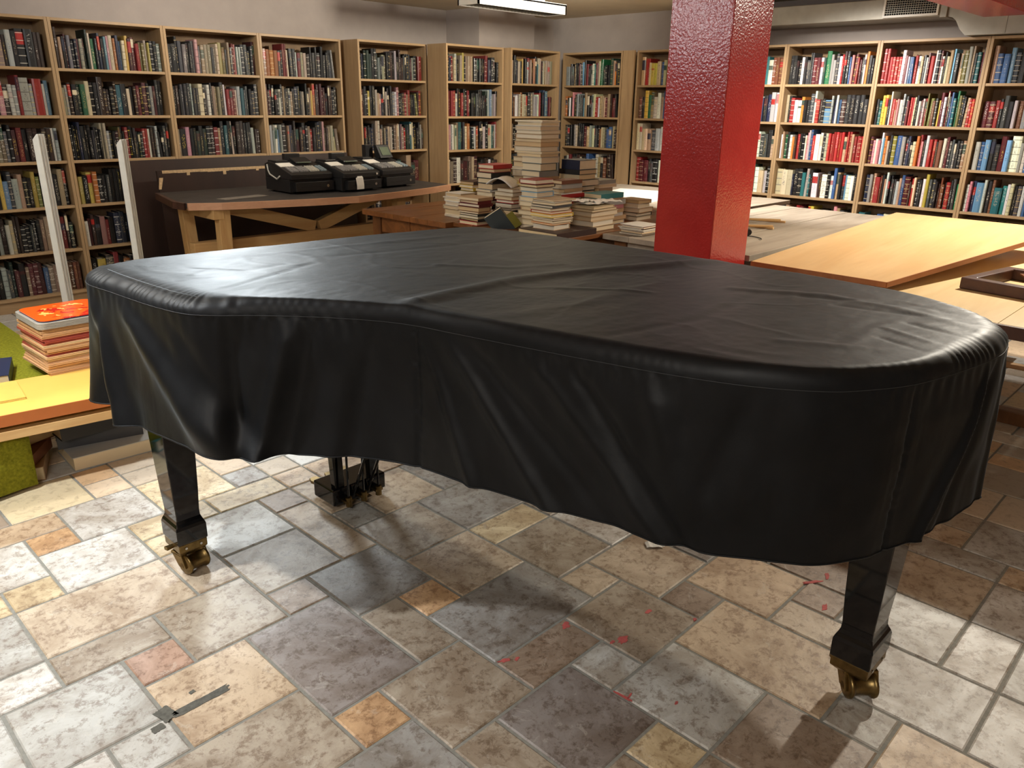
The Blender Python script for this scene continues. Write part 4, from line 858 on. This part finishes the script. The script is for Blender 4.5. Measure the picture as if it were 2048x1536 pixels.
# ---------------------------------------------------------------- the grand piano
OUT = [(0.795, 2.60), (0.806, 2.45), (0.816, 2.30), (0.828, 2.18), (0.853, 2.06), (0.90, 1.99), (0.985, 1.912), (1.09, 1.795), (1.185, 1.655), (1.232, 1.545), (1.258, 1.42), (1.30, 1.22), (1.343, 1.03), (1.388, .855), (1.448, .70), (1.53, .58), (1.61, .519),
       (1.70, .472), (1.80, .443), (1.90, .422), (2.02, .403), (2.13, .400), (2.25, .43), (2.36, .53), (2.43, .70), (2.465, .95), (2.465, 1.3), (2.455, 1.65), (2.425, 2.1), (2.385, 2.40), (2.335, 2.50), (2.20, 2.552), (1.88, 2.605), (1.47, 2.655), (1.10, 2.695), (.90, 2.712), (.825, 2.69)]
def resample(P, N):
    n = len(P); D = []
    for i in range(n):
        p0, p1, p2, p3 = (Vector(P[(i + k - 1) % n]) for k in range(4))
        for k in range(24):
            u = k / 24; D.append(0.5 * ((2 * p1) + (p2 - p0) * u + (2 * p0 - 5 * p1 + 4 * p2 - p3) * u * u + (3 * p1 - p0 - 3 * p2 + p3) * u ** 3))
    L = [0.0]
    for i in range(len(D)): L.append(L[-1] + (D[(i + 1) % len(D)] - D[i]).length)
    R = []; j = 0
    for k in range(N):
        s = L[-1] * k / N
        while L[j + 1] < s: j += 1
        f = (s - L[j]) / max(1e-9, L[j + 1] - L[j]); R.append(D[j].lerp(D[(j + 1) % len(D)], f))
    return R, L[-1]
NS = 1100
RING, PERIM = resample(OUT, NS)
NORM = []
for i in range(NS):
    d = RING[(i + 3) % NS] - RING[i - 3]; NORM.append(Vector((-d.y, d.x)).normalized())
if (RING[0] + NORM[0] * .05 - Vector((1.6, 1.5))).length < (RING[0] - Vector((1.6, 1.5))).length: NORM = [-n for n in NORM]
DS = PERIM / NS
def inset(dist, step=4):
    return [tuple(RING[i] - NORM[i] * dist) for i in range(0, NS, step)]
pz = thing('grand_piano', 'black grand piano on brass casters under the black fabric cover', 'piano', (1.62, 1.5, 0))
def pp(b, n, m, par=None, off=None, **k):
    o = b.build(n, m, par or pz, **k); q = off if off is not None else pz.location; o.location = (-q[0], -q[1], -q[2]); return o
orient = inset(.045)
ar = sum(orient[i][0] * orient[(i + 1) % len(orient)][1] - orient[(i + 1) % len(orient)][0] * orient[i][1] for i in range(len(orient)))
if ar < 0: orient = orient[::-1]
b = MB(); b.prism(orient, .64, .955); pp(b, 'case', M['black_lacquer'])
def leg(x, y, wx, wy, hx, hy, rot):
    """x, y: centre at the foot block; wx, wy: half sizes of the foot block"""
    b = MB(); rows = []
    prof = [(.64, 1.30), (.30, 1.02), (.225, .93), (.205, .95), (.195, 1.03), (.185, 1.13), (.175, 1.2), (.125, 1.2), (.12, 1.16)]
    for z, s in prof:
        ax, ay = hx * s, hy * s; rows.append([(-ax, -ay, z), (ax, -ay, z), (ax, ay, z), (-ax, ay, z)])
    b.grid(rows[::-1], 0, True); n = len(b.v); b.f.append((n - 1, n - 2, n - 3, n - 4)[::-1]); b.m.append(0); b.f.append((3, 2, 1, 0)); b.m.append(0)
    o = b.build('leg', M['black_lacquer'], pz, bevel=.0025); o.location = (x - pz.location[0], y - pz.location[1], 0)
    c = MB(); s = 1.13
    c.hexa([(-hx * .8, -hy * .8, .072), (hx * .8, -hy * .8, .072), (hx * .8, hy * .8, .072), (-hx * .8, hy * .8, .072), (-hx * s, -hy * s, .092), (hx * s, -hy * s, .092), (hx * s, hy * s, .092), (-hx * s, hy * s, .092)])
    c.box(-hx * s, hx * s, -hy * s, hy * s, .092, .1205)
    c.build('caster_cup', M['brass'], o, bevel=.002)
    for sx in (-.6, .6):
        d = MB(); d.tube([(hx * sx, -hy * s - .003, .106), (hx * sx, -hy * s + .002, .106)], .0045, 8); d.build('screw', M['chrome'], o)
    # caster: offset fork and a double-disc roller
    cs, sn = math.cos(rot), math.sin(rot)
    def Q(a, p, z): return (a * cs - p * sn, a * sn + p * cs, z)      # a along the axle, p across it
    f = MB()
    for a in (-.043, .043):
        f.hexa([Q(a - .004, -.048, .03), Q(a + .004, -.048, .03), Q(a + .004, -.012, .03), Q(a - .004, -.012, .03), Q(a - .004, -.03, .078), Q(a + .004, -.03, .078), Q(a + .004, .022, .078), Q(a - .004, .022, .078)])
    f.hexa([Q(-.047, -.032, .07), Q(.047, -.032, .07), Q(.047, .025, .07), Q(-.047, .025, .07), Q(-.047, -.03, .08), Q(.047, -.03, .08), Q(.047, .022, .08), Q(-.047, .022, .08)])
    f.hexa([Q(-.075, -.005, .10), Q(-.055, -.005, .10), Q(-.055, .012, .10), Q(-.075, .012, .10), Q(-.075, -.005, .112), Q(-.03, -.005, .106), Q(-.03, .012, .106), Q(-.075, .012, .112)])
    f.build('caster_fork', M['brass'], o, bevel=.0015)
    w = MB(); prof = [(-.040, .001), (-.040, .012), (-.0395, .030), (-.037, .036), (-.031, .0375), (-.027, .034), (-.022, .029), (0, .028), (.022, .029), (.027, .034), (.031, .0375), (.037, .036), (.0395, .030), (.040, .012), (.040, .001)]
    w.grid([[Q(a, -.03 + r * math.cos(k * PI / 12), .0378 + r * math.sin(k * PI / 12)) for k in range(24)] for a, r in prof], 0, True)
    w.build('caster_wheel', M['brass'], o, smooth=True)
    h = MB(); h.tube([Q(-.047, -.03, .0378), Q(.047, -.03, .0378)], .011, 12); h.build('axle', M['brass'], o, smooth=False)
    return o
leg(.892, 2.375, .05, .06, .042, .050, .20)
leg(1.915, .53, .06, .05, .058, .044, -.75)
leg(2.315, 2.28, .05, .06, .05, .050, .9)
# lyre with pedals at the keyboard end
ly = MB(); ly.box(1.445, 1.69, 2.335, 2.475, .030, .098); lo = pp(ly, 'lyre_box', M['black_lacquer'], bevel=.006)
for x in (1.462, 1.625):
    b = MB(); b.hexa([(x, 2.345, .0975), (x + .042, 2.345, .0975), (x + .042, 2.375, .0975), (x, 2.375, .0975), (x - .02, 2.345, .65), (x + .03, 2.345, .65), (x + .03, 2.385, .65), (x - .02, 2.385, .65)]); pp(b, 'lyre_post', M['black_lacquer'], bevel=.002)
for x in (1.495, 1.565, 1.635):
    b = MB(); b.hexa([(x - .012, 2.47, .05), (x + .012, 2.47, .05), (x + .012, 2.477, .05), (x - .012, 2.477, .05), (x - .012, 2.47, .06), (x + .012, 2.47, .06), (x + .012, 2.477, .06), (x - .012, 2.477, .06)])
    b.prism([(x - .012, 2.472), (x + .012, 2.472), (x + .022, 2.54), (x + .014, 2.565), (x - .014, 2.565), (x - .022, 2.54)], .048, .060); pp(b, 'pedal', M['brass'], bevel=.002)
    b = MB(); b.box(x - .017, x + .017, 2.302, 2.336, .045, .055); b.tube([(x, 2.308, .028), (x, 2.308, .066)], .0125, 12); pp(b, 'pedal_end', M['brass'])
    b = MB(); b.tube([(x, 2.308, .06), (x + .004, 2.315, .66)], .0045, 8); pp(b, 'pedal_rod', M['black_lacquer'])
for x0, x1 in ((1.53, 1.585), (1.60, 1.665)):
    b = MB(); b.tube([(x0, 2.330, .05), (x1, 2.10, .66)], .006, 8); pp(b, 'lyre_brace', M['black_lacquer'])

# ---------------------------------------------------------------- the fabric cover
TOPZ, SEAMZ, HEMZ, ER = 1.0, .955, .548, .030
CR = [([(1.15, 1.59), (1.4, 1.61), (1.69, 1.61), (1.9, 1.56), (2.16, 1.46), (2.40, 1.36)], .019, .035), ([(.87, 2.04), (1.09, 2.12), (1.38, 2.24)], -.005, .008), ([(1.69, 1.45), (1.77, 1.36), (1.84, 1.24)], .005, .014),
      ([(2.12, .92), (2.19, .75), (2.25, .66), (2.23, .55), (2.23, .47)], -.0045, .017), ([(2.09, .80), (2.12, .67), (2.14, .57), (2.19, .45)], -.004, .015), ([(1.65, 1.94), (1.8, 1.75), (1.97, 1.68)], .005, .016), ([(1.04, 2.41), (1.15, 2.26), (1.3, 2.28)], -.004, .010),
      ([(.79, 2.35), (.88, 2.25), (1.01, 2.24)], -.003, .010), ([(2.06, 1.1), (2.18, .87), (2.17, .67), (2.11, .46)], .007, .022), ([(1.66, .75), (1.76, .56), (1.82, .47)], .005, .018), ([(1.46, .84), (1.48, .70), (1.62, .52)], .004, .016),
      ([(1.3, 1.35), (1.6, 1.28), (2.0, 1.3)], .004, .03), ([(1.4, 1.05), (1.7, .98), (2.1, 1.02)], -.004, .02), ([(1.2, 2.5), (1.6, 2.45), (2.1, 2.35)], .004, .02), ([(1.5, 2.3), (1.9, 2.2), (2.3, 2.15)], -.004, .018), ([(1.0, 2.3), (1.25, 2.45)], .003, .012), ([(1.9, .50), (1.95, .62)], .005, .012), ([(2.0, .45), (2.04, .60)], -.005, .012), ([(1.82, .50), (1.86, .60)], -.004, .010)]
def segd(x, y, P):
    best = 1e9
    for (ax, ay), (bx, by) in zip(P, P[1:]):
        dx, dy = bx - ax, by - ay; u = max(0, min(1, ((x - ax) * dx + (y - ay) * dy) / (dx * dx + dy * dy)))
        q = math.hypot(x - ax - u * dx, y - ay - u * dy)
        if q < best: best = q; uu = u
    return best
CB = [(min(p[0] for p in P) - 3 * w, max(p[0] for p in P) + 3 * w, min(p[1] for p in P) - 3 * w, max(p[1] for p in P) + 3 * w) for P, a, w in CR]
def top_h(x, y):
    h = .003 * noise.noise((x * 1.6, y * 1.6, 1)) + .0009 * noise.noise((x * 5 + y * 2, y * 9 - x * 3, 3)) + .0007 * noise.noise((x * 14 + y * 6, y * 34, 7)) + .0004 * noise.noise((x * 40, y * 70, 9))
    r = noise.noise((x * 3.1, y * 3.1, 11)); h += .0011 * max(0, 1 - abs(r) * 14)
    for (P, a, w), B in zip(CR, CB):
        if B[0] < x < B[1] and B[2] < y < B[3]:
            d = segd(x, y, P); h += .55 * a * math.exp(-(d / w) ** 2)
    if y < 1.0:
        h += .0016 * noise.noise((x * 5, (y + .55 * x) * 30, 5)) * (1.0 - y)
    return h
b = MB(); CX, CY = 1.72, 1.45; rows = []
def smooth(a, b, x): t = max(0, min(1, (x - a) / (b - a))); return t * t * (3 - 2 * t)
def rim(q):      # width of the sloping rim: wide at the keyboard cheek and the tail, tight along the bent side
    w = .034 + .058 * (1 - smooth(.84, 1.02, q.x)) * smooth(1.80, 2.05, q.y)
    return w + .030 * smooth(1.75, 2.05, q.x) * (1 - smooth(.5, .75, q.y)) + .01 * smooth(2.2, 2.4, q.x)
RIM = [rim(q) for q in RING]
for _ in range(30): RIM = [(RIM[i - 1] + RIM[i] + RIM[(i + 1) % NS]) / 3 for i in range(NS)]
IN = [RING[i] - NORM[i] * RIM[i] for i in range(NS)]
NR = 92
for k in range(NR + 1):
    f = k / NR; row = []
    for i in range(NS):
        x, y = CX + (IN[i].x - CX) * f, CY + (IN[i].y - CY) * f; row.append((x, y, TOPZ + top_h(x, y) * min(1, (1 - f) * 6 + .35)))
    rows.append(row)
topedge = rows[-1]
def near_s(p):
    p = Vector(p); return min(range(NS), key=lambda i: (RING[i] - p).length)
FOLDS = [((.797, 2.585), (.802, 2.46), .035, .045, .010, .048), ((.80, 2.54), (.797, 2.595), .03, .04, -.006, -.045), ((.81, 2.40), (.93, 1.965), .05, .11, .012, .048), ((.835, 2.15), (.985, 1.912), .03, .05, -.004, -.012), ((.93, 1.965), (.925, 1.97), .03, .030, -.010, -.028),
         ((1.05, 1.85), (.965, 1.93), .025, .028, .012, .026), ((1.09, 1.80), (1.02, 1.88), .02, .03, -.008, -.012), ((1.14, 1.72), (1.10, 1.78), .03, .05, .004, .012), ((1.19, 1.65), (1.13, 1.74), .02, .03, -.006, -.008), ((1.25, 1.46), (1.32, 1.14), .022, .035, .010, .018), ((1.235, 1.53), (1.27, 1.36), .018, .022, .006, .014),
         ((1.262, 1.40), (1.36, .96), .02, .05, -.008, -.012), ((1.30, 1.22), (1.39, .85), .03, .03, .008, .010), ((1.325, 1.11), (1.41, .80), .02, .04, -.010, -.014), ((1.37, .92), (1.42, .77), .03, .06, .012, .012), ((1.45, .70), (1.41, .80), .02, .05, -.006, -.010), ((1.50, .62), (1.56, .555), .04, .07, .006, .008),
         ((2.02, .403), (1.83, .436), .012, .020, .010, .018), ((2.07, .40), (1.93, .417), .014, .03, -.008, -.012), ((2.20, .415), (2.17, .405), .012, .02, .006, .016), ((1.80, .443), (1.72, .465), .03, .04, -.004, -.006), ((2.44, .75), (2.45, .8), .1, .12, .01, .03), ((.87, 2.71), (.825, 2.695), .05, .055, .004, .062)]
FS = [(near_s(a) * DS, near_s(c) * DS, w0, w1, a0, a1) for a, c, w0, w1, a0, a1 in FOLDS]
VS = [near_s((1.232, 1.545)) * DS, near_s((1.72, .465)) * DS, near_s((2.45, 1.65)) * DS]
def wrapd(a, c):
    d = abs(a - c); return min(d, PERIM - d)
def swrap(a, c):
    d = c - a
    if d > PERIM / 2: d -= PERIM
    if d < -PERIM / 2: d += PERIM
    return d
def skirt_off(s, tt):
    x = RING[int(s / DS) % NS]
    h = (.010 * noise.noise((x.x * 4, x.y * 4, tt * 1.2)) + .006 * noise.noise((x.x * 9, x.y * 9, tt * 1.8 + 4)) + .003 * noise.noise((x.x * 20, x.y * 20, tt * 5 + 9))) * min(1, tt * 4) + .002 * tt
    for s0, s1, w0, w1, a0, a1 in FS:
        c = s0 + swrap(s0, s1) * tt; w = w0 + (w1 - w0) * tt; d = wrapd(s, c % PERIM)
        if d < 3 * w: h += (a0 + (a1 - a0) * tt) * math.exp(-(d / w) ** 2) * min(1, tt * 6)
    for v in VS:
        d = wrapd(s, v)
        if d < .03: h -= .006 * math.exp(-(d / .008) ** 2); h += .003 * math.exp(-(d / .02) ** 2) * noise.noise((0, v, tt * 30))
    g = max(0, noise.noise((x.x * 2.5, x.y * 2.5, 20)) + .35)
    h += .0026 * g * math.sin(s * 150 + 5 * noise.noise((s * 3, 0, 0))) * math.exp(-((tt - .02) * 9) ** 2)
    return h
EDGE = [(.008, -.0012, .35), (.0145, -.0048, .8), (.019, -.0105, 1.1), (.0215, -.018, 1.3), (.0235, -.026, 1.38), (.0255, -.033, 1.38), (.0275, -.040, 1.38), (.030, -.045, 1.45)]
for k in range(1, 9):     # rounded rim from the top down to the seam
    a = PI / 2 * k / 8; dz = -.045 * (1 - math.cos(a)); row = []
    for i in range(NS):
        p = IN[i] + NORM[i] * (RIM[i] * math.sin(a)); s = i * DS; q = RING[i]; g = .22 * max(0, noise.noise((q.x * 2.5, q.y * 2.5, 20)) + .35)
        if q.x < .95 and q.y > 1.9 or (q.x > 1.85 and q.y < .6): g += .55 + .5 * noise.noise((s * 9, 3, 0))
        wv = .0024 * g * math.sin(s * 190 + 14 * noise.noise((s * 6, 0, 0))) * (1 if k in (3, 4, 5, 6) else .55)
        wv += .0025 * noise.noise((q.x * 7, q.y * 7, 60 + k * .15))
        if k == 8: wv *= .15
        n3 = Vector((NORM[i].x * math.sin(a), NORM[i].y * math.sin(a), math.cos(a)))
        f = 1 + dz / .045
        row.append((p.x + n3.x * wv, p.y + n3.y * wv, topedge[i][2] * f + TOPZ * (1 - f) + dz + n3.z * wv))
    rows.append(row)
NK = 56; hem = []
for k in range(1, NK + 1):
    tt = k / NK; row = []
    for i in range(NS):
        s = i * DS; o = skirt_off(s, tt); p = RING[i] + NORM[i] * o
        hz = HEMZ + .006 * noise.noise((RING[i].x * 3, RING[i].y * 3, 40)) - .012 * math.exp(-(wrapd(s, near_s((.80, 2.5)) * DS if k == -1 else FS[0][1]) / .12) ** 2)
        row.append((p.x, p.y, SEAMZ + (hz - SEAMZ) * tt))
    rows.append(row)
hem = rows[-1]
b.grid(rows, 0, True)
n0 = len(rows) - 1
co = b.build('piano_cover', M['fabric'], smooth=True); tag(co, 'black nylon fabric cover draped over the whole grand piano, skirt hanging all round', 'cover')
hb = MB(); hb.tube([hem[i] for i in range(0, NS, 2)], .0024, 6, 0, True); o = hb.build('hem', M['fabric'], co, smooth=True)
st = MB(); sr = rows[NR + 8]; st.tube([(RING[i].x + NORM[i].x * .0006, RING[i].y + NORM[i].y * .0006, sr[i][2]) for i in range(0, NS, 2)], .0009, 5, 0, True)
o = st.build('seam_stitching', simple('grey_thread', rgb(40, 42, 44), .6), co, smooth=True); o['label'] = 'grey stitched seam round the top edge'
st = MB(); st.tube([(x, y, TOPZ + .35 * top_h(x, y) + .0012) for x, y in ((.845, 2.56), (.845, 2.46), (.852, 2.3), (.862, 2.15), (.885, 2.03))], .0011, 5)
o = st.build('fold_stitching', simple('pale_thread', rgb(86, 92, 96), .6), co, smooth=True)

# paper scrap on the floor
b = MB(); R = []
for i in range(7): R.append([(-.033 + .011 * i, -.018 + .012 * j, .003 + .004 * abs(math.sin(i * 1.3)) + .002 * (j % 2)) for j in range(4)])
b.grid(R); o = b.build('paper_scrap', M['paper'], None, (2.14, 1.335, .0005), -.75); o.modifiers.new('s', 'SOLIDIFY').thickness = .0006; tag(o, 'small white scrap of creased paper on the floor tiles in front of the piano', 'paper')
